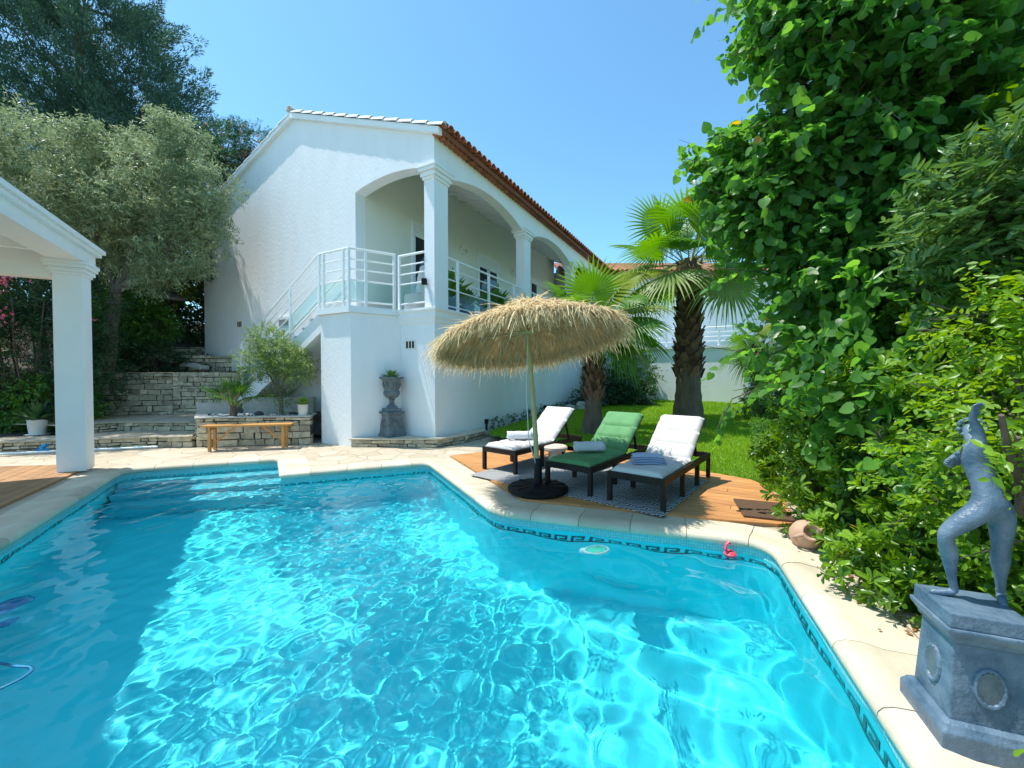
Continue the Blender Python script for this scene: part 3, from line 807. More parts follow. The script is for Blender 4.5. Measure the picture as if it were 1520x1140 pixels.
# columns
def column(y0, y1, m):
    mb = MB(); mb.box((-.14, (y0 + y1) / 2, (TZ + 5.72) / 2), (.274, y1 - y0 - .006, 5.72 - TZ))
    c = mb.build('column', m, villa)
    mb = MB()
    for (e, z0, z1) in ((.03, 5.70, 5.76), (.06, 5.76, 5.82), (.05, 5.82, 5.86), (.095, 5.86, 5.93), (.115, 5.93, 5.985)):
        mb.box((-.14, (y0 + y1) / 2, (z0 + z1) / 2), (.274 + 2 * e, y1 - y0 + 2 * e, z1 - z0))
    mb.build('capital', M['render'], c, bevel=.008)
column(.0, .48, M['stucco']); column(4.24, 4.70, M['render']); column(8.40, 8.86, M['render'])
# roof
mb = MB()
th = .10; ov = .24
sl = (RIDGE_Z - EAVE_Z) / abs(RIDGE_X)
zr = RIDGE_Z + .03
ptop = [(ov, zr - sl * (ov - RIDGE_X)), (RIDGE_X, zr), (LEFT_X - .3, zr - sl * (RIDGE_X - LEFT_X + .3))]
poly = ptop + [(p[0], p[1] + th) for p in reversed(ptop)]
mb.prism([(p[0], p[1]) for p in poly], .02, HL + .3, axis='y')
roof = mb.build('roof', M['terracotta'], villa)
mb = MB()
ang = math.atan(sl); slope_len = (ov - RIDGE_X) / math.cos(ang)
def half_tile(mb, a, b, r0, r1, up, n=6, tint=None, thick=.014):
    """barrel tile from a to b (a = upper end)"""
    a = Vector(a); b = Vector(b); d = (b - a).normalized(); u = Vector(up); x = d.cross(u).normalized(); u = x.cross(d)
    vs = []
    for p, r in ((a, r0), (b, r1)):
        for rr in (r, r - thick):
            for j in range(n + 1):
                t = math.pi * j / n; vs.append(p + x * math.cos(t) * rr + u * math.sin(t) * rr)
    m_ = n + 1; fs = []
    for j in range(n):
        fs += [(j, j + 1, 2 * m_ + j + 1, 2 * m_ + j), (m_ + j + 1, m_ + j, 3 * m_ + j, 3 * m_ + j + 1), (2 * m_ + j, 2 * m_ + j + 1, 3 * m_ + j + 1, 3 * m_ + j), (j + 1, j, m_ + j, m_ + j + 1)]
    mb.add(vs, fs, tint)
up = Vector((sl, 0, 1)).normalized()
y = .12
while y < HL + .2:
    q = 0.0; L_ = .40
    while q < slope_len:
        e = min(q + L_, slope_len + .13)
        x0, x1 = RIDGE_X + q * math.cos(ang), RIDGE_X + e * math.cos(ang)
        z0, z1 = zr + th - q * math.sin(ang) + .005, zr + th - e * math.sin(ang) + .025
        if q > slope_len - 1.7 or y < .9:
            half_tile(mb, (x0, y, z0), (x1, y, z1), .075, .095, up)
        q += .36
    y += .215
mb.build('barrel_tiles', M['terracotta'], roof)
mb = MB()      # whitewashed verge tiles up the gable
q = .05
while q < slope_len - .25:
    x0, x1 = RIDGE_X + q * math.cos(ang), RIDGE_X + (q + .48) * math.cos(ang)
    half_tile(mb, (x0, -.045, zr + th - q * math.sin(ang) - .01), (x1, -.045, zr + th - (q + .48) * math.sin(ang) + .02), .075, .088, up, tint=.5)
    q += .44
upl = Vector((-sl, 0, 1)).normalized(); q = .05
while q < 5.0:
    half_tile(mb, (RIDGE_X - q * math.cos(ang), -.045, zr + th - q * math.sin(ang) - .03), (RIDGE_X - (q + .48) * math.cos(ang), -.045, zr + th - (q + .48) * math.sin(ang) - .01), .065, .075, upl, tint=.5)
    q += .44
half_tile(mb, (RIDGE_X, .35, zr + th + .03), (RIDGE_X, -.13, zr + th + .05), .10, .12, (0, 0, 1))
mb.build('verge_tiles', M['whitetile'], roof)
mb = MB()      # verge board under the tiles
for sgn, xe in ((1, .20), (-1, LEFT_X - .28)):
    a = (RIDGE_X, zr); b = (xe, zr - sl * abs(xe - RIDGE_X))
    mb.prism([(a[0], a[1] - .045), (b[0], b[1] - .045), (b[0], b[1] + th - .01), (a[0], a[1] + th - .01)], -.10, .018, axis='y')
mb.build('verge_board', M['render'], roof)
# genoise: two stepped rows of tile ends under the eave
mb = MB(); 
for (zz, pj, r) in ((6.56, .16, .078), (6.675, .31, .078)):
    mb.box((pj / 2 - .01, HL / 2, zz + .085), (pj + .03, HL + .1, .022), tint=.35)
    y = .04
    while y < HL:
        half_tile(mb, (-.02, y, zz + .072), (pj, y, zz + .072), r, r, (0, 0, -1), n=7); y += .165
mb.box((.055, HL / 2, 6.615), (.11, HL - .02, .06), tint=.9); mb.box((.18, HL / 2, 6.73), (.16, HL - .02, .06), tint=.9)
mb.build('tile_cornice', M['terracotta'], roof)
# terrace ceiling: boards and exposed rafters following the slope
mb = MB()
for i in range(27):
    y = .55 + i * .45
    mb.bar((-2.39, y, zr - sl * (-2.39 - RIDGE_X) - .14), (-.25, y, zr - sl * (-.25 - RIDGE_X) - .14), .09, .15)
mb.build('rafters', M['white'], roof)
mb = MB(); z_ = lambda x: zr - sl * (x - RIDGE_X) - .03
mb.add([(-2.39, .31, z_(-2.39)), (-.27, .31, z_(-.27)), (-.27, HL - .2, z_(-.27)), (-2.39, HL - .2, z_(-2.39))], [(0, 1, 2, 3)])
mb.build('ceiling_boards', M['cream'], roof, fix=False)
# door and shuttered windows on the inner wall (X = -2.4), facing +X
def opening(name, y0, y1, z0, z1, box_h, leaves=2):
    d = None; mb = MB(); x = -2.4
    for (a, b, c, e) in ((y0 - .05, y0 + .02, z0, z1), (y1 - .02, y1 + .05, z0, z1), (y0 - .05, y1 + .05, z1 - .03, z1 + .04)):
        mb.box((x + .02, (a + b) / 2, (c + e) / 2), (.07, b - a, e - c))
    w = (y1 - y0) / leaves
    for i in range(leaves):
        a = y0 + w * i + .02; b = y0 + w * (i + 1) - .02
        for (p, q, r, s) in ((a, a + .07, z0 + .02, z1 - box_h), (b - .07, b, z0 + .02, z1 - box_h), (a, b, z0 + .02, z0 + .12), (a, b, z1 - box_h - .08, z1 - box_h)):
            mb.box((x + .014, (p + q) / 2, (r + s) / 2), (.05, q - p, s - r))
    d = mb.build(name, M['white'], villa)
    mb = MB(); mb.box((x + .006, (y0 + y1) / 2, (z0 + z1 - box_h) / 2), (.03, y1 - y0 - .06, z1 - box_h - z0 - .04)); mb.build('pane', M['pane'], d)
    if box_h > .1:
        mb = MB(); nsl = int(box_h / .055)
        for k in range(nsl): mb.box((x + .035, (y0 + y1) / 2, z1 - .03 - (k + .5) * box_h / nsl), (.05, y1 - y0 - .05, box_h / nsl - .012))
        mb.build('roller_shutter', M['white'], d)
    return d
opening('door', 1.97, 3.35, TZ, 5.86, .30)
opening('window', 5.33, 6.72, TZ, 5.86, .36)
opening('window', 9.60, 10.35, 4.3, 5.90, .12, 1)
for y in (4.42, 8.02):
    mb = MB(); mb.prism([(y + .19 * math.cos(t), 5.72 + .15 * math.sin(t)) for t in [math.pi * 2 * i / 18 for i in range(18)]], -2.40, -2.28, axis='x')
    l_ = mb.build('wall_lamp', M['cream'], villa, bevel=.012)
    mb = MB(); mb.prism([(y + .10 * math.cos(t), 5.68 + .06 * math.sin(t)) for t in [math.pi * 2 * i / 14 for i in range(14)]], -2.28, -2.24, axis='x'); mb.build('lamp_glass', M['lampglass'], l_)
# terrace railings
def railing(name, a, b, zt, rails, posts, glass=None, z_end=None, parent=None, post_bot=0.0):
    """a, b: (x, y); zt: top height at a (z_end at b); rails: drops below the top; posts: fractions"""
    a = Vector((a[0], a[1], 0)); b = Vector((b[0], b[1], 0)); z0 = zt; z1 = zt if z_end is None else z_end
    def P(t, dz): q = a.lerp(b, t); return Vector((q.x, q.y, z0 + (z1 - z0) * t - dz))
    mb = MB(); mb.tube([P(0, 0), P(1, 0)], .028, 8)
    root = mb.build(name, M['white'], parent or villa, smooth=True)
    for d in rails:
        mb = MB(); mb.tube([P(0, d), P(1, d)], .017, 8); mb.build('rail', M['white'], root, smooth=True)
    for t in posts:
        mb = MB(); p = P(t, 0); q = P(t, 1.19 + post_bot); mb.box(((p.x + q.x) / 2, (p.y + q.y) / 2, (p.z + q.z) / 2), (.055, .055, p.z - q.z), rz=math.atan2(b.y - a.y, b.x - a.x)); mb.build('post', M['white'], root, bevel=.006)
    if glass:
        mb = MB(); g0, g1 = glass
        q = [P(.01, g0), P(.99, g0), P(.99, g1), P(.01, g1)]; n_ = (b - a).normalized().cross(Vector((0, 0, 1))) * .004
        mb.add(q, [(0, 1, 2, 3)])
        mb.build('glass_panel', M['glass'], root, fix=False)
    return root
RT = 4.18
railing('terrace_railing', (-.10, .48), (-.10, 4.24), RT, (.25, .48, .70, 1.09), (.13, .50, .87), (.72, 1.07))
railing('terrace_railing', (-.10, 4.70), (-.10, 8.40), RT, (.25, .48, .70, 1.09), (.13, .50, .87), (.72, 1.07))
railing('terrace_gate', (-1.02, .0), (-.29, .0), RT, (.22, .42, .64, 1.08), (.03,), (.66, 1.06))
# stair landing, stub wall and stair
mb = MB()
mb.prism([(-2.45, -.93), (-1.49, -.93), (-.98, -.002), (-2.45, -.002)], -.3, 2.84)
mb.build('stair_pier', M['stucco'], villa)
mb = MB(); mb.prism([(-2.52, -1.0), (-1.46, -1.0), (-.92, -.004), (-2.52, -.004)], 2.843, 2.975)
mb.build('landing', M['white'], villa)
mb = MB(); slp = .606; x0 = -2.45; nst = 15; run = .30; rise = run * slp
pts = []; 
for i in range(nst):
    xa = x0 - .07 - run * i; za = TZ - rise * (i + 1)
    mb.box((xa - run / 2, -.48, za - .02), (run + .02, .86, .05), tint=.5)
mb.build('stair_treads', M['concrete'], villa)
xe = x0 - run * nst
mb = MB()
for yy in (-.93, -.10):
    mb.prism([(x0, TZ - .05), (xe, TZ - .05 - slp * (x0 - xe)), (xe, TZ - .40 - slp * (x0 - xe)), (x0, TZ - .50)], yy, yy + .09, axis='y')
mb.prism([(x0, TZ - .36), (xe, TZ - .36 - slp * (x0 - xe)), (xe, TZ - .42 - slp * (x0 - xe)), (x0, TZ - .48)], -.84, -.10, axis='y')
mb.build('stair_stringer', M['render'], villa)
sr = railing('landing_railing', (-2.45, -.96), (-1.49, -.96), RT, (.22, .43, .66, 1.10), (.01, .16, .82, .99), (.68, 1.07), post_bot=.10)
railing('landing_railing', (-1.49, -.96), (-1.0, -.12), RT, (.22, .43, .66, 1.10), (.35, .97), (.68, 1.07), post_bot=.10)
zE = RT - slp * 3.1
railing('stair_railing', (-2.45, -.96), (-5.55, -.96), RT, (.22, .43, .66, 1.10), (.33, .66, .99), (.68, 1.05), z_end=zE, post_bot=-.1)
railing('stair_railing', (-2.6, -.06), (-5.55, -.06), RT - .1, (.5,), (.5, .99), None, z_end=zE)
# meter cabinet and vents in the gable wall
mb = MB(); mb.box((-5.2, -.02, 2.82), (.56, .05, .62)); mc = mb.build('meter_cabinet', M['white'], villa, bevel=.008)
mb = MB(); mb.box((-5.2, -.048, 2.96), (.40, .012, .17)); mb.build('cabinet_window', M['grey'], mc)
mb = MB(); mb.prism([(-5.29, 2.62), (-5.17, 2.62), (-5.17, 2.78)], -.052, -.044, axis='y'); mb.build('warning_triangle', M['red'], mc)
for (x, z, w) in ((-7.41, 3.05, .24), (-.68, 2.19, .26)):
    mb = MB(); mb.box((x, -.006, z), (w + .04, .02, .20)); v_ = mb.build('vent', M['cream'], villa)
    mb = MB()
    for k in (-1, 0, 1): mb.box((x + k * w / 3, -.016, z), (w / 5, .012, .15))
    mb.build('vent_slots', M['black'], v_)
# small floodlight clamped to the corner column
mb = MB(); mb.box((-.22, -.07, TZ + .55), (.10, .10, .13), rz=.4); mb.tube([(-.2, -.0, TZ + .5), (-.22, -.06, TZ + .53)], .02)
fl_ = mb.build('flood_light', M['black'], villa, bevel=.01)
mb = MB(); mb.tube([(-.2, -.02, TZ + .48), (-.12, -.02, TZ + .28), (-.05, -.02, TZ + .02)], .012, 6); mb.build('cable', M['white'], fl_)
def hw(x, y, z=0): p = C0 + HU * x + HW * y; return (p.x, p.y, z)          # villa-local to world

# low stone ledge at the foot of the villa
ledge = empty('stone_ledge', (0, 0, 0), 0, 'low stone ledge along the foot of the white villa, under the urn', 'stone ledge')
mb, bk = MB(), MB()
pa = [(-3.40, 8.50), (-1.55, 8.44), (-1.05, 9.05), (-.62, 9.85)]
stone_wall(mb, pa, 0, .155, .25, .085, bk)
mb.build('stones', M['stone'], ledge, bevel=.008); bk.build('mortar', M['mortar'], ledge)
mb = MB(); mb.prism([(-3.44, 8.47), (-1.54, 8.41), (-1.02, 9.03), (-.58, 9.86), hw(.02, 1.75)[:2], hw(.02, -.004)[:2], hw(-.98, -.01)[:2]], .155, .185)
mb.build('slab_top', M['coping'], ledge, bevel=.01)
# distant wing of the house, garage terrace with rail
wing = empty('house_wing', (0, 0, 0), 0, 'white rear wing with a tiled eave behind the palms', 'house')
mb = MB(); mb.box((9.2, 21.9, 3.4), (13.0, 3.0, 6.55)); mb.build('wall', M['render'], wing)
mb = MB(); mb.prism([(19.9, 6.45), (23.6, 7.9), (23.6, 8.05), (19.9, 6.60)], 2.4, 16.0, axis='x'); rf = mb.build('roof', M['terracotta'], wing)
mb = MB(); y = 2.5
while y < 16: half_tile(mb, (y, 21.4, 7.22), (y, 19.82, 6.60), .09, .11, (0, -.36, 1)); y += .24
mb.build('barrel_tiles', M['terracotta'], rf)
mb = MB(); half_tile(mb, (7.5, 20.42, 6.0), (7.5, 20.0, 5.86), .30, .36, (0, -.2, 1), tint=.4); half_tile(mb, (10.6, 20.42, 6.0), (10.6, 20.0, 5.86), .30, .36, (0, -.2, 1), tint=.4)
mb.build('tile_hood', M['terracotta'], wing)
mb = MB(); mb.box((9.0, 20.38, 4.0), (1.2, .06, 1.5)); w_ = mb.build('window', M['white'], wing); mb = MB(); mb.box((9.0, 20.34, 4.0), (1.0, .03, 1.3)); mb.build('pane', M['pane'], w_)
garage = empty('garage_terrace', (9.35, 16.0, 0), HR, 'low white block with a flat railed roof terrace beyond the lawn', 'garage')
mb = MB(); mb.box((-2.6, 1.6, 1.2), (5.2, 3.2, 2.9)); mb.build('wall', M['stucco'], garage)
mb = MB(); mb.box((-2.6, 1.6, 2.70), (5.36, 3.36, .10)); mb.build('roof_slab', M['white'], garage)
railing('rail_fence', (-5.1, .05), (-.05, .05), 3.50, (.2, .38, .56), (.02, .2, .4, .6, .8, .98), None, parent=garage, post_bot=-.42)
# ------------------------------------------------------------------ pergola at the left end of the pool
pg = empty('pergola', (-6.63, 6.27, 0), R(-60), 'white painted pergola with a moulded square column and beamed roof', 'pergola')
# local X runs along the pool edge towards the camera, local Y away from it, behind... (-Y is away from the pool)
CWD = .33
mb = MB(); mb.box((-CWD / 2, -CWD / 2, 1.58), (CWD, CWD, 3.12)); cl_ = mb.build('column', M['white'], pg, bevel=.006)
mb = MB()
for e, a, b in ((.02, 3.05, 3.09), (.045, 3.09, 3.13), (.035, 3.13, 3.155), (.07, 3.155, 3.205), (.085, 3.205, 3.26)): mb.box((-CWD / 2, -CWD / 2, (a + b) / 2), (CWD + 2 * e, CWD + 2 * e, b - a))
mb.build('capital', M['white'], cl_, bevel=.006)
mb = MB(); mb.box((5.2 - CWD / 2, -CWD / 2, 1.58), (CWD, CWD, 3.16)); mb.build('column', M['white'], pg, bevel=.006)
mb = MB(); mb.box((2.45, -.165, 3.37), (6.1, .30, .22)); mb.build('beam', M['white'], pg, bevel=.01)
mb = MB(); mb.box((-.165, -2.2, 3.215), (.22, 3.7, .455)); mb.build('beam', M['white'], pg, bevel=.01)
mb = MB()
for o, a, b in ((.05, 3.475, 3.535), (.09, 3.535, 3.60), (.03, 3.262, 3.285)): mb.box((2.45, -.17, (a + b) / 2), (6.1 + 2 * o, .34 + 2 * o, b - a))
mb.build('fascia_moulding', M['white'], pg, bevel=.008)
mb = MB()
for i in range(9): mb.box((.42 + i * .62, -2.25, 3.36), (.09, 3.8, .16))
mb.build('rafters', M['white'], pg)
mb = MB()
for i in range(26): mb.box((2.45, -.40 - i * .15, 3.46), (6.0, .146, .03))
mb.build('roof_boards', M['white'], pg)

# ------------------------------------------------------------------ sun loungers
def cushion(m, parent, name):
    W, th = .60, .058; hx, hz, ba, bl = 1.08, .352, R(36), .86
    prof = []; n = 70; Ltot = 1.04 + bl
    for i in range(n + 1):
        s = Ltot * i / n
        if s < 1.04: p = (.03 + s, hz); nr = (0, 1)
        else:
            q = s - 1.04; p = (.03 + 1.04 + q * math.cos(ba), hz + q * math.sin(ba)); nr = (-math.sin(ba), math.cos(ba))
        if abs(s - 1.04) < .1:
            t = (s - .94) / .2; nr = (-math.sin(ba * t), math.cos(ba * t))
        dip = sum(math.exp(-((s - q) / .019) ** 2) for q in (.27, .54, .80, 1.08, 1.32, 1.58))
        e = min(1, min(s, Ltot - s) / .03); h = th * (1 - .58 * min(1, dip)) * (.35 + .65 * math.sqrt(max(0, 1 - (1 - e) ** 2)))
        prof.append((p, nr, h))
    vs, fs = [], []; k = 13; rg = random.Random(4)
    for (p, nr, h) in prof:
        row = []
        wob = rg.uniform(-.006, .006)
        for j in range(k):
            t = -1 + 2 * j / (k - 1); ed = math.sqrt(max(0, 1 - max(0, (abs(t) - .86) / .14) ** 2))
            y = t * (W / 2 + wob * (abs(t) > .9)); hh = h * (.3 + .7 * ed)
            vs.append((p[0] + nr[0] * hh, y, p[1] + nr[1] * hh))
    off = len(vs)
    for (p, nr, h) in prof:
        for j in range(k): vs.append((p[0] + nr[0] * .001, (-1 + 2 * j / (k - 1)) * W / 2, p[1] + nr[1] * .001))
    m_ = len(prof)
    for i in range(m_ - 1):
        for j in range(k - 1):
            a = i * k + j; fs.append((a, a + 1, a + k + 1, a + k)); fs.append((off + a + k, off + a + k + 1, off + a + 1, off + a))
        for j in (0, k - 1): a = i * k + j; fs.append((a, a + k, off + a + k, off + a))
    for i in (0, m_ - 1):
        for j in range(k - 1): a = i * k + j; fs.append((a, off + a, off + a + 1, a + 1))
    mb = MB(); mb.add(vs, fs); o = mb.build(name, m, parent, smooth=True, angle=60)
    return o
def make_lounger(cm, label):
    r = empty('sun_lounger', (0, 0, 0), 0, label, 'sun lounger', 'sun loungers on the patterned rug')
    mb = MB()
    for y in (-.315, .315): mb.bar((0, y, .315), (1.98, y, .315), .035, .075)
    mb.bar((.018, -.3, .315), (.018, .3, .315), .035, .075); mb.bar((1.962, -.3, .315), (1.962, .3, .315), .035, .075)
    for i in range(11): mb.box((.09 + i * .095, 0, .34), (.07, .60, .018))
    mb.build('frame', M['darkwood'], r, bevel=.004)
    for x in (.03, .72, 1.36, 1.945):
        for y in (-.31, .31):
            mb = MB(); mb.box((x, y, .14), (.055, .05, .279)); mb.build('leg', M['darkwood'], r, bevel=.004)
    mb = MB(); a = R(36)
    for y in (-.28, .28): mb.bar((1.07, y, .335), (1.07 + .87 * math.cos(a), y, .335 + .87 * math.sin(a)), .03, .03)
    for i in range(8):
        q = .06 + i * .108; mb.bar((1.07 + q * math.cos(a), -.28, .335 + q * math.sin(a)), (1.07 + q * math.cos(a), .28, .335 + q * math.sin(a)), .07, .016, up=(-math.sin(a), 0, math.cos(a)))
    for y in (-.2, .2): mb.bar((1.60, y, .70), (1.72, y, .32), .03, .025)
    mb.build('backrest', M['darkwood'], r)
    cushion(cm, r, 'cushion')
    return r
def copy_tree(o, parent=None):
    c = o.copy(); COL.objects.link(c); c.parent = parent
    for ch in [q for q in o.children]: copy_tree(ch, c)
    return c
LR = R(51)
l1 = make_lounger(M['cushion_w'], 'white cushioned lounger nearest the villa corner, with a white rolled towel')
l1.location = (-.21, 6.13, .04); l1.rotation_euler.z = LR
l2 = copy_tree(l1); l2['label'] = 'lounger with the green cushion, in the middle of the three'
l2.location = (.69, 5.05, .04); l2.rotation_euler.z = LR
for ch in l2.children:
    if ch.name.startswith('cushion'):
        ch.data = ch.data.copy(); ch.data.materials.clear(); ch.data.materials.append(M['cushion_g'])
l3 = copy_tree(l1); l3['label'] = 'white cushioned lounger nearest the hedge, with a folded pale blue towel'
l3.location = (1.37, 4.50, .04); l3.rotation_euler.z = LR
def onl(l, x, y, z=.452):
    c, s = math.cos(LR), math.sin(LR); return (l.location.x + x * c - y * s, l.location.y + x * s + y * c, z)
def towel_roll(loc, rz, m, label, r=.062, ln=.36):
    mb = MB(); n = 44; turns = 2.6; vs = []; k = 9
    for i in range(n + 1):
        t = i / n; a = t * turns * 2 * math.pi; rr = r * (.30 + .70 * t)
        for j in range(k):
            q = -1 + 2 * j / (k - 1); w = .010 * math.sin(j * 1.9 + i * .2)
            vs.append((q * ln / 2 + .012 * math.sin(a * .7 + 1) * (abs(q) > .95), rr * math.cos(a), r + rr * math.sin(a) * .92 + w * .35))
    fs = [(i * k + j, i * k + j + 1, (i + 1) * k + j + 1, (i + 1) * k + j) for i in range(n) for j in range(k - 1)]
    mb.add(vs, fs); o = mb.build('towel', m, smooth=True, angle=80, fix=False)
    sm = o.modifiers.new('thick', 'SOLIDIFY'); sm.thickness = .012
    o.location = loc; o.rotation_euler.z = rz
    return tag(o, label, 'towel', 'towels laid on the loungers')
towel_roll(onl(l1, .60, .05, .448), R(4), M['towel'], 'white rolled towel on the lounger nearest the villa corner', .072, .40)
towel_roll(onl(l2, .62, .02, .448), R(6), M['towel'], 'pale rolled towel on the green cushioned lounger', .076, .40)
def towel_fold(loc, rz, m, label):
    mb = MB()
    for k in range(4):
        z = .018 + k * .027; vs, fs = [], []; nx, ny = 14, 8; w, d = .40 - .01 * k, .24 - .008 * k
        for side in (1, -1):
            for j in range(ny + 1):
                for i in range(nx + 1):
                    u, v = -1 + 2 * i / nx, -1 + 2 * j / ny
                    e = math.sqrt(max(0, 1 - max(abs(u), abs(v)) ** 8))
                    vs.append((u * w / 2, v * d / 2 + .008 * math.sin(u * 3 + k), z + side * .0135 * e + .006 * math.sin(u * 2.3 + k) * math.cos(v * 1.7) - .012 * u * u))
        o_ = (nx + 1) * (ny + 1)
        for j in range(ny):
            for i in range(nx):
                a = j * (nx + 1) + i; fs.append((a, a + 1, a + nx + 2, a + nx + 1)); fs.append((o_ + a + nx + 1, o_ + a + nx + 2, o_ + a + 1, o_ + a))
        mb.add(vs, fs)
    o = mb.build('towel', m, smooth=True, angle=70, fix=False); o.location = loc; o.rotation_euler.z = rz
    return tag(o, label, 'towel', 'towels laid on the loungers')
towel_fold(onl(l3, .46, .02, .445), R(-8), M['towel_b'], 'folded pale blue towel on the lounger nearest the hedge')

# rug, coir mat, stool
rug_rz = R(51)
mb = MB(); c_ = Vector((1.16, 5.68)); vs = []; nx, ny = 24, 30
for j in range(ny + 1):
    for i in range(nx + 1):
        x, y = -0.92 + 1.84 * i / nx, -1.27 + 2.82 * j / ny; vs.append((x, y, .008 + .002 * math.sin(x * 5) * math.cos(y * 3)))
mb.add(vs, [(j * (nx + 1) + i, j * (nx + 1) + i + 1, (j + 1) * (nx + 1) + i + 1, (j + 1) * (nx + 1) + i) for j in range(ny) for i in range(nx)])
rug = mb.build('outdoor_rug', M['rug'], fix=False); sm = rug.modifiers.new('t', 'SOLIDIFY'); sm.thickness = .006
rug.location = (c_.x, c_.y, .036); rug.rotation_euler.z = rug_rz; tag(rug, 'black and cream patterned rug under the three loungers', 'rug')
mb = MB(); mb.box((0, 0, .012), (.46, .62, .024)); mt = mb.build('door_mat', M['mat'], bevel=.008); mt.location = (2.72, 4.37, .035); mt.rotation_euler.z = R(-20)
tag(mt, 'brown coir mat at the hedge end of the orange deck', 'mat')
st_ = empty('side_stool', (.70, 6.55, .035), 0, 'pale round mushroom stool between the white and the green lounger', 'stool')
mb = MB(); mb.lathe([(.12, 0), (.115, .12), (.105, .24), (.11, .255)], 28); mb.build('pedestal', M['stool'], st_, smooth=True)
mb = MB(); mb.lathe([(.05, .255), (.18, .26), (.20, .28), (.20, .315), (.18, .335), (.05, .338)], 32); mb.build('seat', M['stool'], st_, smooth=True)

# ------------------------------------------------------------------ thatched parasol
um = empty('thatched_parasol', (.33, 5.12, .035), 0, 'tilted thatched straw parasol on a bamboo pole with black base', 'parasol')
mb = MB(); mb.lathe([(.36, 0), (.385, .02), (.385, .055), (.35, .075), (.10, .085), (.06, .10)], 40)
for k in range(12):
    a = k * math.pi / 6; mb.bar((.10 * math.cos(a), .10 * math.sin(a), .083), (.35 * math.cos(a + .2), .35 * math.sin(a + .2), .077), .02, .014)
b_ = mb.build('base', M['black'], um, smooth=True, angle=30)
mb = MB(); mb.lathe([(.055, .09), (.05, .40), (.042, .42)], 20); mb.build('socket', M['black'], um, smooth=True)
ctr = Vector((.22 - .33, 5.10 - 5.12, 1.95 - .035)); ax = Vector((-.13, .185, 1)).normalized()
apex = ctr + ax * .52
p0 = Vector((0, 0, .12)); mb = MB(); pts, rs = [], []
for i in range(41):
    t = i / 40; pts.append(p0.lerp(apex + ax * .02, t) + Vector((.02 * math.sin(t * 3), 0, 0))); rs.append((.033 - .008 * t) * (1.14 if i % 5 == 0 else 1.0))
mb.tube(pts, rs, 12); mb.build('pole', M['bamboo'], um, smooth=True)
mb = MB(); mb.tube([apex - ax * .03, apex + ax * .10], [.035, .03], 10); mb.build('finial', M['bamboo'], um, smooth=True)
ux = ax.cross(Vector((0, 1, 0))).normalized() * -1; uy = ax.cross(ux)
RAD = 1.12
def cone(r, a, dz=0.0):
    h = .52 * (1 - (r / RAD) ** 1.08); return ctr + (ux * math.cos(a) + uy * math.sin(a)) * r + ax * (h + dz)
mb = MB()
for k in range(10): a = k * math.pi / 5 + .1; mb.tube([cone(.05, a, -.05), cone(.6, a, -.04), cone(1.08, a, -.03)], .012, 6)
for k in range(10): a = k * math.pi / 5 + .1; mb.tube([cone(.62, a, -.05), ctr + ax * .10], .009, 5)
mb.build('ribs', M['bamboo'], um)
mb = MB(); vs = []; nr, na = 8, 40
for i in range(nr + 1):
    for j in range(na): vs.append(cone(.02 + 1.08 * i / nr, 2 * math.pi * j / na, -.012))
mb.add(vs, [(i * na + j, i * na + (j + 1) % na, (i + 1) * na + (j + 1) % na, (i + 1) * na + j) for i in range(nr) for j in range(na)])
mb.build('thatch_mat', M['thatch_under'], um, smooth=True, fix=False)
def thatch():
    rg = np.random.default_rng(8); V = []; T = []
    def strand(p, d, ln, w, sag, tint, up):
        d = d.normalized(); sd_ = d.cross(up).normalized(); k0 = len(V); q = p.copy(); m_ = 4
        for i in range(m_):
            t = i / (m_ - 1); ww = w * (1 - .75 * t); q = p + d * ln * t + Vector((0, 0, -sag * t * t * ln))
            V.append(q - sd_ * ww / 2); V.append(q + sd_ * ww / 2); T.append(tint); T.append(tint)
        return k0
    ks = []
    for i in range(7200):
        r = RAD * math.sqrt(rg.uniform(.004, 1.0)); a = rg.uniform(0, 2 * math.pi)
        p = cone(r, a, rg.uniform(0, .035)); out = (cone(r + .05, a) - cone(r - .02 if r > .03 else r, a)).normalized()
        tg = ax.cross(out).normalized(); d = out + tg * rg.normal() * .6 + ax * abs(rg.normal()) * .30
        ks.append(strand(p, d, rg.uniform(.12, .30), rg.uniform(.009, .024), rg.uniform(.2, .9), float(np.clip(.5 + .25 * rg.normal(), 0, 1)), ax + tg * rg.normal() * .5))
    for i in range(5200):      # fringe
        a = rg.uniform(0, 2 * math.pi); r = RAD * rg.uniform(.90, 1.01); p = cone(r, a, rg.uniform(-.03, .02))
        out = (ux * math.cos(a) + uy * math.sin(a)); tg = ax.cross(out)
        d = Vector((0, 0, -1)) + out * rg.uniform(.1, 1.2) + tg * rg.normal() * .33
        ks.append(strand(p, d, rg.uniform(.05, .17) * (1.5 if rg.random() < .1 else 1), rg.uniform(.008, .020), rg.uniform(0, .2), float(np.clip(.42 + .25 * rg.normal(), 0, 1)), out + tg * rg.normal() * .6))
    for i in range(2600):      # loose ends hanging below the mat
        a = rg.uniform(0, 2 * math.pi); r = RAD * rg.uniform(.3, .97); p = cone(r, a, -.02)
        out = (ux * math.cos(a) + uy * math.sin(a)); tg = ax.cross(out)
        d = out * rg.uniform(.4, 1) + tg * rg.normal() * .5 + Vector((0, 0, -rg.uniform(.4, 1.0)))
        ks.append(strand(p, d, rg.uniform(.06, .17), rg.uniform(.008, .016), .2, float(np.clip(.4 + .25 * rg.normal(), 0, 1)), out + tg * .4))
    Fi = []
    for k in ks:
        for i in range(3): a = k + 2 * i; Fi += [a, a + 1, a + 3, a, a + 3, a + 2]
    o = raw_mesh('thatch', M['thatch'], np.array([tuple(v) for v in V]), np.array(Fi), np.array(T), um)
    return o
thatch()
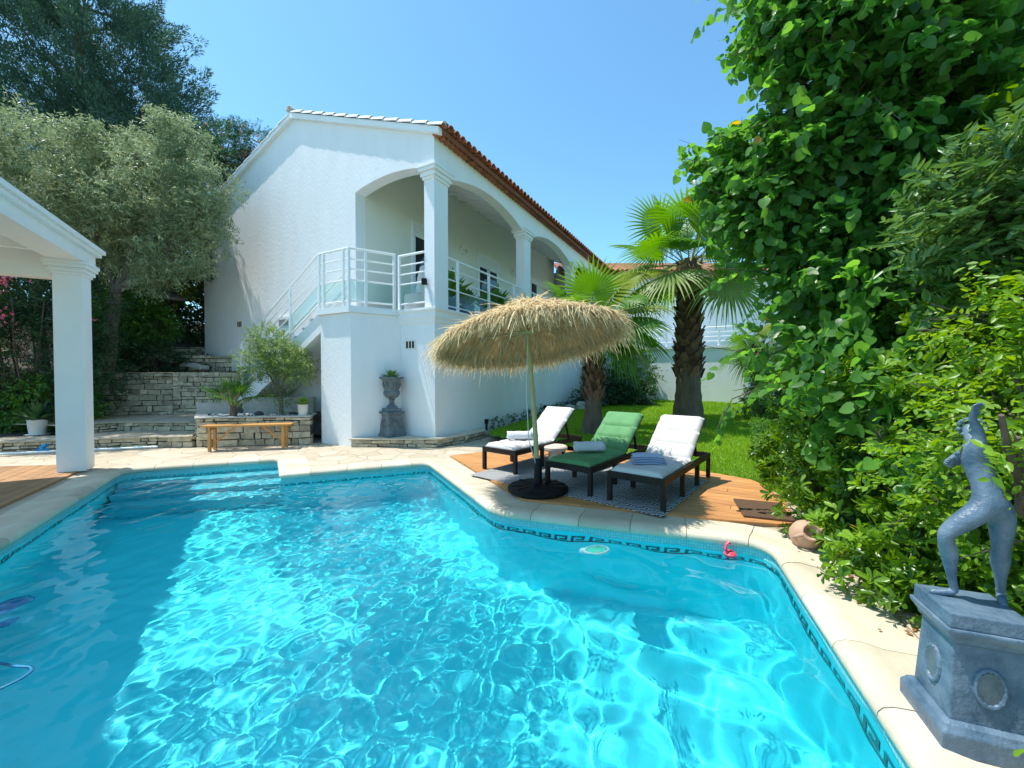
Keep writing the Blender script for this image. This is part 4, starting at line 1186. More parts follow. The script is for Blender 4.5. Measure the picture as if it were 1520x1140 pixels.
mb = MB(); a_ = ctr + Vector((-.02, -.05, .05)); mb.tube([a_, a_.lerp(Vector((-.05, -.03, .1)), .35) + Vector((-.05, 0, 0)), a_.lerp(Vector((-.05, -.03, .1)), .7) + Vector((-.045, 0, 0)), Vector((-.035, -.03, .38)), Vector((-.02, -.03, .2))], .006, 6); mb.build('cord', M['rope'], um)

# ------------------------------------------------------------------ statue on its pedestal
PB = Vector((1.90, 1.655, .012)); PR = R(-21)
pd = empty('statue_pedestal', PB, PR, 'blue grey square pedestal with wreath panels and moulded cap, beside the pool', 'pedestal')
def frustum(mb, levels):
    vs = []; 
    for h, z in levels: vs += [(-h, -h, z), (h, -h, z), (h, h, z), (-h, h, z)]
    fs = [(3, 2, 1, 0)] + [(i * 4 + j, i * 4 + (j + 1) % 4, i * 4 + 4 + (j + 1) % 4, i * 4 + 4 + j) for i in range(len(levels) - 1) for j in range(4)]
    k = 4 * (len(levels) - 1); fs.append((k, k + 1, k + 2, k + 3)); mb.add(vs, fs)
mb = MB(); frustum(mb, [(.158, 0), (.158, .085), (.148, .10), (.142, .112), (.128, .122)]); mb.build('plinth', M['lead'], pd, bevel=.006)
mb = MB(); frustum(mb, [(.122, .12), (.106, .425)]); die = mb.build('die', M['lead'], pd, bevel=.005)
for (rz, nm) in ((0, 1), (R(-90), 1), (R(90), 1), (R(180), 1)):
    mb = MB(); rm = Matrix.Rotation(rz, 4, 'Z')
    pts = [rm @ Vector((.044 * math.cos(t), -.1155 + .0045 * math.sin(t), .27 + .070 * math.sin(t))) for t in [2 * math.pi * i / 28 for i in range(29)]]
    mb.tube(pts, [.0075 + .003 * (i % 2) for i in range(29)], 8); mb.build('wreath', M['lead'], die, smooth=True)
    mb = MB(); mb.prism([(.038 * math.cos(t), .27 + .063 * math.sin(t)) for t in [2 * math.pi * i / 24 for i in range(24)]], -.1195, -.105, axis='y', mtx=rm); mb.build('oval_panel', M['urn'], die)
mb = MB(); frustum(mb, [(.108, .422), (.118, .432), (.118, .445), (.124, .452), (.138, .475), (.138, .490)]); frustum(mb, [(.128, .491), (.126, .548)]); mb.build('cap', M['lead'], pd, bevel=.005)

def skin_figure(name, J, E, m, root_key, parent=None, levels=2):
    keys = list(J); me = bpy.data.meshes.new(name)
    me.from_pydata([J[k][0] for k in keys], [(keys.index(a), keys.index(b)) for a, b in E], [])
    o = link(bpy.data.objects.new(name, me), parent)
    sk = o.modifiers.new('skin', 'SKIN'); sk.use_smooth_shade = True
    for i, k in enumerate(keys):
        r = J[k][1]; me.skin_vertices[0].data[i].radius = (r if isinstance(r, tuple) else (r, r))
        me.skin_vertices[0].data[i].use_root = (k == root_key)
    sb = o.modifiers.new('sub', 'SUBSURF'); sb.levels = levels; sb.render_levels = levels
    dg = bpy.context.evaluated_depsgraph_get(); dg.update()
    nm = bpy.data.meshes.new_from_object(o.evaluated_get(dg)); o.modifiers.clear(); o.data = nm
    nm.name = name; nm.materials.clear(); nm.materials.append(m); nm.shade_smooth()
    return o
def statue():
    J = {}
    def j(k, x, y, z, r): J[k] = ((x, y, z), r)
    j('pelvis', 2.045, 1.705, .965, .050); j('waist', 2.035, 1.725, 1.030, .045); j('chest', 2.043, 1.76, 1.095, (.066, .052)); j('uchest', 2.056, 1.785, 1.150, (.062, .044))
    j('neck', 2.082, 1.815, 1.190, .023); j('head0', 2.100, 1.835, 1.222, .032); j('head1', 2.113, 1.848, 1.252, .039); j('head2', 2.122, 1.855, 1.28, .026)
    j('sr', 2.015, 1.745, 1.175, .036); j('br', 2.018, 1.738, 1.205, .031); j('er', 2.020, 1.735, 1.245, .023); j('fr', 2.005, 1.735, 1.275, .023); j('wr', 1.983, 1.735, 1.318, .0135)
    j('sl', 2.105, 1.85, 1.15, .036); j('el', 2.045, 1.885, 1.085, .023); j('wl', 1.985, 1.81, 1.105, .0135)
    j('hf', 2.012, 1.70, .935, .054); j('tf', 1.955, 1.720, .885, .049); j('kf', 1.893, 1.745, .815, .034); j('kf2', 1.896, 1.748, .785, .031); j('cf', 1.922, 1.758, .730, .037); j('cf2', 1.933, 1.762, .665, .026); j('af', 1.945, 1.765, .605, .0175); j('heelf', 1.960, 1.765, .545, .019); j('ballf', 1.905, 1.79, .532, .019); j('toef', 1.880, 1.80, .525, .011)
    j('hb', 2.078, 1.70, .935, .054); j('tb', 2.088, 1.705, .855, .047); j('kb', 2.095, 1.712, .765, .033); j('cb', 2.112, 1.728, .695, .036); j('cb2', 2.120, 1.733, .640, .025); j('ab', 2.127, 1.737, .588, .0175); j('heelb', 2.140, 1.745, .543, .018); j('ballb', 2.10, 1.705, .531, .019); j('toeb', 2.08, 1.685, .525, .011)
    E = [('pelvis', 'waist'), ('waist', 'chest'), ('chest', 'uchest'), ('uchest', 'neck'), ('neck', 'head0'), ('head0', 'head1'), ('head1', 'head2'), ('uchest', 'sr'), ('sr', 'br'), ('br', 'er'), ('er', 'fr'), ('fr', 'wr'), ('uchest', 'sl'), ('sl', 'el'), ('el', 'wl'),
         ('pelvis', 'hf'), ('hf', 'tf'), ('tf', 'kf'), ('kf', 'kf2'), ('kf2', 'cf'), ('cf', 'cf2'), ('cf2', 'af'), ('af', 'heelf'), ('heelf', 'ballf'), ('ballf', 'toef'), ('pelvis', 'hb'), ('hb', 'tb'), ('tb', 'kb'), ('kb', 'cb'), ('cb', 'cb2'), ('cb2', 'ab'), ('ab', 'heelb'), ('heelb', 'ballb'), ('ballb', 'toeb')]
    for s, w, up in (('r', 'wr', Vector((.10, -.25, 1))), ('l', 'wl', Vector((-1, -.5, .35)))):
        W_ = Vector(J[w][0]); u = up.normalized(); sd_ = u.cross(Vector((0, 1, .3))).normalized()
        p = W_ + u * .022; j('palm' + s, p.x, p.y, p.z, .014); E.append((w, 'palm' + s))
        for f in range(4):
            a = p + u * .012 + sd_ * (f - 1.5) * .0075; b = a + u * (.022 + .004 * (f in (1, 2))) + sd_ * (f - 1.5) * .002; c = b + u * .012 + Vector((.010, -.006, -.002))
            j('f%d0%s' % (f, s), *a, .0052); j('f%d1%s' % (f, s), *b, .0046); j('f%d2%s' % (f, s), *c, .0034)
            E += [('palm' + s, 'f%d0%s' % (f, s)), ('f%d0%s' % (f, s), 'f%d1%s' % (f, s)), ('f%d1%s' % (f, s), 'f%d2%s' % (f, s))]
        a = W_ + u * .016 - sd_ * .016; b = a + u * .018 - sd_ * .012
        j('t0' + s, *a, .006); j('t1' + s, *b, .0042); E += [('palm' + s, 't0' + s), ('t0' + s, 't1' + s)]
    J = {k: ((p[0] * .962, p[1] * .962 + .005, p[2] * .962 + .057), (tuple(.88 * q for q in r) if isinstance(r, tuple) else (r * .88 if r > .012 else r * .96))) for k, (p, r) in J.items()}
    o = skin_figure('statue', J, E, M['lead'], 'pelvis')
    tag(o, 'blue grey bronze nude statue lunging with one arm raised, in the hedge', 'statue')
    # face and hair
    mb = MB(); h = Vector(J['head1'][0]); fw = Vector((-.75, -.55, .35)).normalized()
    mb.tube([h + fw * .036 + Vector((0, 0, .008)), h + fw * .050 + Vector((0, 0, -.006)), h + fw * .036 + Vector((0, 0, -.012))], [.004, .007, .003], 6)
    n_ = mb.build('nose', M['lead'], o, smooth=True)
    mb = MB(); rg = random.Random(2)
    for i in range(60):
        v = Vector((rg.gauss(0, 1), rg.gauss(0, 1), rg.gauss(.6, .8))).normalized()
        if v.dot(fw) > .45: continue
        c = h + Vector((0, 0, .008)) + v * .040; mb.lathe([(.002, -.008), (.009, -.003), (.010, .003), (.002, .009)], 6, c)
    mb.build('hair', M['lead'], o, smooth=True)
statue()

# ------------------------------------------------------------------ urn against the villa
ur = empty('urn_pedestal', (-2.63, 8.83, .186), R(45), 'tapering iron pedestal carrying the urn by the villa wall', 'pedestal')
mb = MB(); frustum(mb, [(.215, 0), (.215, .04), (.195, .05), (.155, .47), (.20, .50), (.205, .53), (.15, .545)]); pdi = mb.build('body', M['urn'], ur, bevel=.006)
for rz in (0, R(90), R(180), R(270)):
    mb = MB(); rm = Matrix.Rotation(rz, 4, 'Z')
    mb.tube([rm @ Vector((.06 * math.cos(t), -.178 - .02 * math.sin(t) * -.5, .29 + .085 * math.sin(t))) for t in [2 * math.pi * i / 20 for i in range(21)]], .012, 6); mb.build('oval_relief', M['urn'], pdi, smooth=True)
un = empty('urn', (-2.63, 8.83, .732), 0, 'fluted dark iron garden urn on its pedestal in front of the villa', 'urn')
mb = MB(); mb.box((0, 0, .03), (.30, .30, .06), rz=R(45)); mb.lathe([(.13, .06), (.125, .09), (.06, .15), (.045, .22), (.07, .25), (.05, .28)], 24); mb.build('foot', M['urn'], un, smooth=True, angle=35)
mb = MB(); mb.lathe([(.05, .27), (.12, .30), (.165, .37), (.165, .42), (.15, .44)], 48, flute=16, fd=.06); mb.lathe([(.15, .435), (.155, .46), (.185, .64), (.20, .69), (.25, .71), (.265, .735), (.25, .75), (.21, .73), (.19, .68)], 40); mb.build('bowl', M['urn'], un, smooth=True, angle=35)
mb = MB()
for k in range(10):
    a = k * math.pi / 5; mb.tube([(.165 * math.cos(a), .165 * math.sin(a), .49), (.185 * math.cos(a + .12), .185 * math.sin(a + .12), .56), (.19 * math.cos(a), .19 * math.sin(a), .63)], [.006, .014, .006], 6)
mb.build('relief', M['urn'], un, smooth=True)
def spiky(name, loc, n, ln, m, label, cat, seed, spread=.9, parent=None, w=1.0, group=None):
    rg = np.random.default_rng(seed); az = rg.uniform(0, 2 * np.pi, n); el = rg.uniform(1.5 - spread, 1.5, n)
    D = np.c_[np.cos(az) * np.cos(el), np.sin(az) * np.cos(el), np.sin(el)]
    V = T_LANCE[0].copy(); V[:, 0] *= w
    P = np.c_[np.cos(az) * .02, np.sin(az) * .02, np.zeros(n)]
    o = leaf_mesh(name, m, P, D, np.c_[-np.cos(az) * .3, -np.sin(az) * .3, np.ones(n)], ln * rg.uniform(.7, 1.1, n), (V, T_LANCE[1]), parent, seed=seed)
    o.location = loc
    if label: tag(o, label, cat, group)
    return o
spiky('succulent', (-2.63, 8.83, 1.43), 34, .25, M['succulent'], 'small green spiky plant growing in the iron urn', 'plant', 3, 1.15, w=1.6)

# ------------------------------------------------------------------ golden bench
bn = empty('bench', (-5.36, 8.22, .0), R(13), 'golden wooden bench in front of the planter wall', 'bench')
mb = MB()
for y in (-.10, 0, .10): mb.box((0, y, .50), (1.62, .092, .035))
mb.build('seat', M['pine'], bn, bevel=.006)
for x in (-.66, .66):
    mb = MB(); mb.box((x, 0, .455), (.05, .26, .05)); mb.build('seat_bearer', M['pine'], bn)
    for y in (-.11, .11):
        mb = MB(); mb.bar((x, y, .0), (x, y, .482), .05, .05, up=(0, 1, 0)); mb.build('leg', M['pine'], bn, bevel=.004)
    mb = MB(); s = 1 if x > 0 else -1; mb.bar((x - s * .02, 0, .14), (x - s * .42, 0, .48), .03, .035); mb.build('brace', M['pine'], bn)

# ------------------------------------------------------------------ stepped garden on the left
wall_obj('planter_wall', [([(-7.28, 9.28), (-6.62, 8.47), (-4.42, 8.84)], 0, .60, .22)], 'stone planter wall behind the golden bench')
flp = [(-6.62, 8.47), (-4.42, 8.84)]
mb = MB(); mb.prism([(-7.30, 9.30), (-6.65, 8.44), (-4.40, 8.81), (-4.44, 9.05), (-6.54, 8.71), (-7.08, 9.36)], .602, .632); bpy_o = mb.build('capstone', M['concrete'], bpy.data.objects['planter_wall'], bevel=.008)
lw = wall_obj('garden_step', [([(-13.0, 6.75), (-9.75, 7.70), (-7.4, 8.40), (-6.72, 8.46)], 0, .215, .22)], 'lowest rough stone step between the patio and the planter', 'step', .10)
mb = MB(); mb.prism([(-13.0, 6.72), (-9.75, 7.66), (-7.4, 8.36), (-6.68, 8.42), (-7.20, 9.24), (-7.30, 9.6), (-9.1, 9.5), (-9.4, 8.55), (-13.0, 7.5)], .215, .245); mb.build('tread', M['paving'], lw, bevel=.01)
lw2 = wall_obj('garden_step', [([(-9.35, 8.55), (-9.0, 9.20), (-7.24, 9.24)], .245, .43, .2)], 'upper rough stone step below the retaining wall', 'step', .10)
mb = MB(); mb.prism([(-9.38, 8.52), (-8.98, 9.16), (-7.24, 9.20), (-7.0, 10.2), (-7.9, 11.6), (-11.5, 11.0), (-11.2, 8.9)], .43, .455); mb.build('tread', M['paving'], lw2, bevel=.01)
wall_obj('retaining_wall', [([(-15.0, 9.2), (-11.3, 10.5), (-9.2, 10.95), (-7.7, 11.35)], .35, 1.60, .35)], 'long dry stone retaining wall below the olive trees', course=.13)
wall_obj('upper_wall', [([(-15, 12.6), (-12.2, 13.3), (-9.9, 13.35)], 1.55, 2.45, .3)], 'upper dry stone wall in deep shade behind the soil bank', course=.13)
wall_obj('stair_wall', [([(-9.9, 12.05), (-8.35, 12.45)], 1.5, 2.12, .5)], 'short stone garden stair beside the end of the villa', course=.12)
mb = MB(); mb.bar((-12.4, 13.0, 2.32), (-9.0, 11.85, 1.74), .26, .12); kb = mb.build('stone_kerb', M['concrete'], bevel=.02); tag(kb, 'sloping pale stone kerb across the dark soil bank', 'kerb')
def bank(x, y):
    z = 1.50 + .10 * max(0, y - 11) + .05 * math.sin(x * 2.1 + y)
    if y > 13.4: z += .75
    return z + .08 * math.sin(x * 5.3) * math.cos(y * 4.7) * .5 + max(0, -x - 12) * .12
structure(grid_mesh('soil_bank', [-40 + .4 * i for i in range(82)], [10.2 + .3 * i for i in range(60)], bank, M['soil'], keep=lambda x, y: y > 11.25 + (x + 8.2) * .26 and (x < -9.6 or y < 13.0) and ((x + 1.65) * .4757 + (y - 8.65) * .8796 < -.15 or x < -10.1)))
structure(flat('planter_soil', [(-7.15, 9.32), (-6.55, 8.62), (-4.44, 8.98), (-4.3, 9.2), hw(-2.45, -.05)[:2], hw(-7.3, -.02)[:2]], .585, M['soil']))
structure(flat('garden_bed', [(-15, 6.3), (-13, 6.9), (-9.4, 8.55), (-9.1, 9.3), (-11.1, 10.5), (-15, 9.2)], .235, M['soil']))
def pebbles():
    rg = random.Random(3); mb = MB(); poly = [(-6.5, 8.68), (-4.5, 9.0), (-4.6, 9.5), (-5.9, 9.6), (-7.0, 9.3)]
    k = 0
    while k < 420:
        x, y = rg.uniform(-7, -4.4), rg.uniform(8.6, 9.7)
        if not inside((x, y), poly): continue
        r = rg.uniform(.02, .045); k += 1
        mb.lathe([(.2 * r, -r * .6), (r * rg.uniform(.8, 1), -.1 * r), (r * .8, .35 * r), (.2 * r, .6 * r)], 6, (x, y, .60 + rg.uniform(0, .02)), tint=rg.random())
    tag(mb.build('gravel', M['gravel'], smooth=True), 'white pebble mulch in the planter', 'gravel', kind='stuff')
pebbles()
def rock(loc, s, m, label, cat='rock', group=None, seed=0):
    bm = bmesh.new(); bmesh.ops.create_icosphere(bm, subdivisions=2, radius=1); rg = random.Random(seed)
    ph = [rg.uniform(0, 6) for _ in range(6)]
    for v in bm.verts:
        c = v.co; k = 1 + .2 * math.sin(c.x * 3 + ph[0]) + .18 * math.sin(c.y * 3.7 + ph[1]) + .15 * math.sin(c.z * 4 + ph[2])
        v.co = Vector((c.x * s[0], c.y * s[1], c.z * s[2])) * k
    me = bpy.data.meshes.new('rock'); bm.to_mesh(me); bm.free(); me.materials.append(m)
    o = link(bpy.data.objects.new('rock', me)); o.location = loc; o.rotation_euler.z = rg.uniform(0, 6)
    return tag(o, label, cat, group)
rock((-5.6, 8.95, .63), (.12, .10, .08), M['darkstone'], 'dark rock on the white pebbles beside the planter palm', seed=1)
rock((-4.95, 9.15, .63), (.10, .10, .07), M['darkstone'], 'dark rock at the foot of the small olive tree', seed=2)
def pot(name, loc, r, h, m, label, cat='pot', group=None, saucer=False):
    root = empty(name, loc, 0, label, cat, group); mb = MB()
    mb.lathe([(r * .82, 0), (r * .95, h * .5), (r, h * .92), (r * 1.04, h * .94), (r * 1.04, h), (r * .9, h), (r * .88, h * .88)], 26); mb.build('body', m, root, smooth=True, angle=40)
    mb = MB(); mb.lathe([(r * .9, h * .86), (r * .3, h * .9)], 16); mb.build('potting_soil', M['soil'], root)
    if saucer: mb = MB(); mb.lathe([(r * 1.2, -.02), (r * 1.3, .0), (r * 1.2, .002)], 24); mb.build('saucer', m, root, smooth=True)
    return root
pot('plant_pot', (-4.62, 8.92, .632), .105, .24, M['pot_w'], 'small white pot on the planter wall by the stair pier')
spiky('potted_plant', (-4.62, 8.92, .85), 26, .24, M['succulent'], 'little green plant in the white pot on the planter wall', 'plant', 9, 1.2, w=2.0)
pot('plant_pot', (-10.12, 8.6, .262), .15, .31, M['pot_w'], 'white pot on a saucer at the edge of the shady bed', saucer=True)
spiky('fern', (-10.12, 8.6, .53), 70, .48, M['oleander'], 'dark green fern in the white pot on a saucer', 'fern', 11, 1.25, w=.7)
# pale trough planters behind the palm
def trough(loc, d, rz, label):
    o = empty('trough_planter', loc, rz, label, 'planter'); mb = MB(); x, y, h = d
    vs = [(-x, -y, 0), (x, -y, 0), (x, y, 0), (-x, y, 0)]; t = 1.08
    frust = [(-x * .94, -y * .9, 0), (x * .94, -y * .9, 0), (x * .94, y * .9, 0), (-x * .94, y * .9, 0), (-x, -y, h), (x, -y, h), (x, y, h), (-x, y, h), (-x * .93, -y * .85, h), (x * .93, -y * .85, h), (x * .93, y * .85, h), (-x * .93, y * .85, h), (-x * .93, -y * .85, h - .05), (x * .93, -y * .85, h - .05), (x * .93, y * .85, h - .05), (-x * .93, y * .85, h - .05)]
    fs = [(3, 2, 1, 0)] + [(i * 4 + j, i * 4 + (j + 1) % 4, i * 4 + 4 + (j + 1) % 4, i * 4 + 4 + j) for i in range(3) for j in range(4)] + [(12, 13, 14, 15)]
    mb.add(frust, fs); mb.build('body', M['concrete'], o, bevel=.006); return o
trough((-7.05, 9.75, .60), (.42, .2, .26), R(10), 'pale concrete trough behind the little fan palm')
mb = MB(); mb.prism([(-6.5, 9.75), (-4.9, 9.95), (-4.92, 10.15), (-6.52, 9.95)], .55, .98); cb_ = mb.build('low_wall', M['concrete'], bevel=.01); tag(cb_, 'low pale concrete wall at the back of the planter', 'wall')
# telescopic pool pole on the paving
mb = MB(); mb.tube([(-10.6, 7.12, .05), (-8.5, 7.86, .045), (-7.30, 8.30, .04)], .022, 10); pp = mb.build('pool_pole', M['alu'], smooth=True); tag(pp, 'long pale blue pool pole lying along the stone step', 'pole')
mb = MB(); mb.tube([(-9.15, 7.86, .0), (-9.15, 7.86, .12), (-9.05, 7.84, .16)], [.05, .045, .03], 10); mb.tube([(-9.24, 7.82, .06), (-9.06, 7.90, .06)], .03, 8); pv = mb.build('water_valve', M['cleaner'], smooth=True); tag(pv, 'small blue water valve against the stone step', 'valve')

# ------------------------------------------------------------------ things in and by the pool
fm = empty('flamingo_float', (1.97, 3.62, WATER_Z), R(200), 'tiny pink flamingo floating under the far pool edge', 'pool toy')
mb = MB(); mb.lathe([(.005, -.02), (.045, -.005), (.055, .02), (.035, .045), (.005, .055)], 14); mb.build('body', M['pink'], fm, smooth=True)
mb = MB(); mb.tube([(.03, 0, .03), (.055, 0, .07), (.045, 0, .11), (.02, 0, .125), (.0, 0, .11)], [.016, .012, .011, .013, .006], 8); mb.build('neck', M['pink'], fm, smooth=True)
fl = empty('floating_dispenser', (.78, 3.70, WATER_Z + .008), R(25), 'clear and mint green float drifting in the pool', 'pool float')
fl.scale = (.8, .8, .8)
mb = MB(); mb.lathe([(.02, -.02), (.10, -.018), (.112, .0), (.10, .024), (.02, .028)], 20, mtx=Matrix.Diagonal((1.25, .8, 1, 1))); mb.build('tray', M['float'], fl, smooth=True)
mb = MB(); mb.tube([(.15 * math.cos(t), .10 * math.sin(t), .012) for t in [2 * math.pi * i / 24 for i in range(25)]], .017, 8); mb.build('rim', M['float_w'], fl, smooth=True)
mb = MB(); mb.lathe([(.005, -.03), (.04, -.02), (.045, .01), (.03, .035), (.005, .042)], 14, (-.15, .05, 0)); mb.build('cap', M['float_w'], fl, smooth=True)
clr = empty('pool_cleaner', (-4.15, 3.15, -.85), R(30), 'blue pool cleaning robot under the water on the shaded side', 'pool cleaner')
mb = MB(); mb.box((0, 0, 0), (.34, .30, .14)); mb.lathe([(.11, .07), (.10, .11), (.05, .13)], 18); mb.build('body', M['cleaner'], clr, bevel=.03)
for x in (-.11, .11):
    for y in (-.16, .16):
        mb = MB(); mb.tube([(x, y - .025, -.05), (x, y + .025, -.05)], .07, 14); mb.build('wheel', M['cleaner'], clr, smooth=True)
mb = MB(); pts = [(-4.15, 3.15, -.72), (-3.7, 2.7, -.3), (-3.15, 2.33, -.14), (-2.85, 2.25, -.135), (-2.68, 2.22, -.13), (-2.64, 2.14, -.13), (-2.70, 2.02, -.135), (-2.80, 1.90, -.15), (-3.0, 1.7, -.2)]
vp = [Vector(p) for p in pts]; out_ = []
for i in range(len(vp) - 1):
    p0_, p1_, p2_, p3_ = vp[max(i - 1, 0)], vp[i], vp[i + 1], vp[min(i + 2, len(vp) - 1)]
    for k in range(6):
        t = k / 6; out_.append(.5 * ((2 * p1_) + (p2_ - p0_) * t + (2 * p0_ - 5 * p1_ + 4 * p2_ - p3_) * t * t + (3 * p1_ - p0_ - 3 * p2_ + p3_) * t ** 3))
mb.tube(out_, .010, 8); ho = mb.build('cleaner_hose', M['hose'], smooth=True); tag(ho, 'thin blue hose looping just under the water surface', 'hose')
# terracotta jar lying on its side by the hedge
ja = empty('terracotta_jar', (2.58, 3.52, .085), 0, 'terracotta jar lying on the coping against the hedge foot', 'jar')
jm = Matrix.Diagonal((.82, .82, .82, 1)) @ Matrix.Translation((0, 0, .02)) @ Matrix.Rotation(R(62), 4, Vector((-.35, -.9, 0)).normalized().cross(Vector((0, 0, 1))) * -1)
mb = MB(); mb.lathe([(.05, -.15), (.10, -.13), (.15, -.04), (.155, .03), (.12, .11), (.065, .15), (.06, .19), (.085, .215), (.075, .218), (.05, .19), (.05, .14)], 28, mtx=jm); jb = mb.build('body', M['jar'], ja, smooth=True, angle=50)
for s in (-1, 1):
    mb = MB(); mb.tube([jm @ Vector(q) for q in ((s * .06, 0, .185), (s * .12, 0, .19), (s * .15, 0, .14), (s * .135, 0, .08))], .016, 8); mb.build('handle', M['jar'], ja, smooth=True)
# little black path spikes, border rocks
for (x, y, lab) in ((-.62, 9.82, 'short black path light at the end of the stone ledge'), (1.05, 12.9, 'short black path light at the wall beyond the white lounger')):
    z = lawn_z(x, y); sp_ = empty('path_light', (x, y, z), 0, lab, 'path light', 'path lights along the villa wall')
    mb = MB(); mb.lathe([(.03, 0), (.03, .17)], 12); mb.build('stake', M['black'], sp_, smooth=True, angle=30); mb = MB(); mb.lathe([(.05, .17), (.05, .27), (.04, .28)], 12); mb.build('head', M['black'], sp_, smooth=True, angle=30)
rp = [(2.0, 14.0), (2.5, 14.5), (2.95, 14.9), (3.4, 15.3), (3.9, 15.7), (4.5, 16.0), (5.1, 16.1)]
for i, (x, y) in enumerate(rp):
    s = .16 + .1 * ((i * 7) % 5) / 5
    rock((x, y, lawn_z(x, y) + .08), (s * 1.3, s, s * .8), M['rock'], 'pale rough stone edging the flower bed behind the palms', group='stones edging the bed behind the palms', seed=20 + i)
# things on the terrace
def at_t(x, y, z=0): p = hw(x, y); return (p[0], p[1], TZ + z)
ch = empty('draped_chair', at_t(-1.12, .70), HR, 'chair draped in white cloth behind the terrace gate', 'chair')
mb = MB(); vs = []; n = 28
for (z, r, ox) in ((.0, .30, 0), (.42, .27, 0), (.47, .25, .02), (.5, .14, .16), (.85, .12, .20), (1.12, .09, .24), (1.16, .03, .24)):
    for i in range(n):
        a = 2 * math.pi * i / n; rr = r * (1 + .07 * math.sin(a * 6 + z * 3)); vs.append((ox + rr * math.cos(a), rr * 1.1 * math.sin(a), z))
mb.add(vs, [(i * n + j, i * n + (j + 1) % n, (i + 1) * n + (j + 1) % n, (i + 1) * n + j) for i in range(6) for j in range(n)] + [tuple(6 * n + j for j in range(n))]); mb.build('cloth', M['cushion_w'], ch, smooth=True, angle=70)
for (x, y) in ((-.22, -.22), (.22, -.22), (.22, .22), (-.22, .22)): mb = MB(); mb.box((x, y, .02), (.04, .04, .04)); mb.build('leg', M['white'], ch)
tp = [(-.55, 1.15, .26, .42, 'large blue pot behind the terrace glass beside the corner column'), (-.45, 1.85, .20, .34, 'blue pot of trailing plants in the middle of the terrace railing'), (-.5, 3.2, .22, .36, 'blue pot under the terrace railing near the second column')]
for i, (x, y, r, h, lab) in enumerate(tp):
    pot('terrace_pot', at_t(x, y), r, h, M['pot_b'], lab, group='pots on the terrace')
    spiky('terrace_plant', at_t(x, y, h - .03), 46, (.75, .5, .8)[i], M['shrub'], ('tall leafy plant in the large blue terrace pot', 'low leafy plant in the pot at the middle of the terrace', 'spiky plant in the pot near the second terrace column')[i], 'plant', 30 + i, 1.0, w=2.2)
# ------------------------------------------------------------------ fan palms
def fan_frond(parent, base, az, el, pet, fan, m, seed, nseg=38, spread=150, droop=.5, roll=0.0, sp=.48):
    """one fan leaf: petiole plus pleated segments, split and drooping at the tips"""
    rg = np.random.default_rng(seed); rr = random.Random(seed)
    d = Vector((math.cos(az) * math.cos(el), math.sin(az) * math.cos(el), math.sin(el)))
    sdv = Vector((-math.sin(az), math.cos(az), 0)); sdv = Matrix.Rotation(roll, 3, d) @ sdv
    base = Vector(base); up = sdv.cross(d) * -1
    if up.z < 0: up = -up
    pts = []; cur = base.copy(); dd = d.copy()
    for i in range(7):
        pts.append(cur.copy()); cur = cur + dd * pet / 6; dd = (dd + Vector((0, 0, -.05 - .03 * droop))).normalized()
    hub = pts[-1]; d = dd; up = (up - d * up.dot(d)).normalized(); sdv = d.cross(up)
    mb = MB(); mb.tube(pts, [.024, .02, .017, .015, .013, .012, .010], 5)
    V, F, T = [], [], []
    rs = [.03, sp * .55, sp, .72, .90, 1.0]; 
    for s in range(nseg):
        a = R(-spread) + 2 * R(spread) * (s + .5) / nseg; da = R(spread) / nseg
        ln = fan * (1 - .28 * (abs(a) / R(spread)) ** 2) * rr.uniform(.93, 1.05); tw = rr.gauss(0, .05); k0 = len(V)
        cup = .22 * (1 - math.cos(a)) + .10
        dz = rr.uniform(.7, 1.4) * droop
        for q in rs:
            r = ln * q
            w = math.tan(da) * r if q <= sp else math.tan(da) * ln * sp * (1 - (q - sp) / (1 - sp)) ** .9 + .001
            aa = a + tw * max(0, q - .5)
            c = hub + (d * math.cos(aa) + sdv * math.sin(aa)) * r + up * (-cup * r * .5) + Vector((0, 0, -1)) * dz * ln * max(0, q - .45) ** 2 * 1.6
            t = (sdv * math.cos(aa) - d * math.sin(aa))
            V += [tuple(c - t * w - up * w * .45), tuple(c + up * w * .45), tuple(c + t * w - up * w * .45)]; T += [.35 + .5 * q * q + rr.uniform(-.1, .1)] * 3
        for i in range(len(rs) - 1):
            b = k0 + 3 * i
            for j in (0, 1): F += [b + j, b + j + 1, b + j + 4, b + j, b + j + 4, b + j + 3]
    fr = raw_mesh('frond', m, np.array(V), np.array(F), np.clip(np.array(T), 0, 1), parent)
    p = mb.build('petiole', M['petiole'], fr, smooth=True)
    return fr
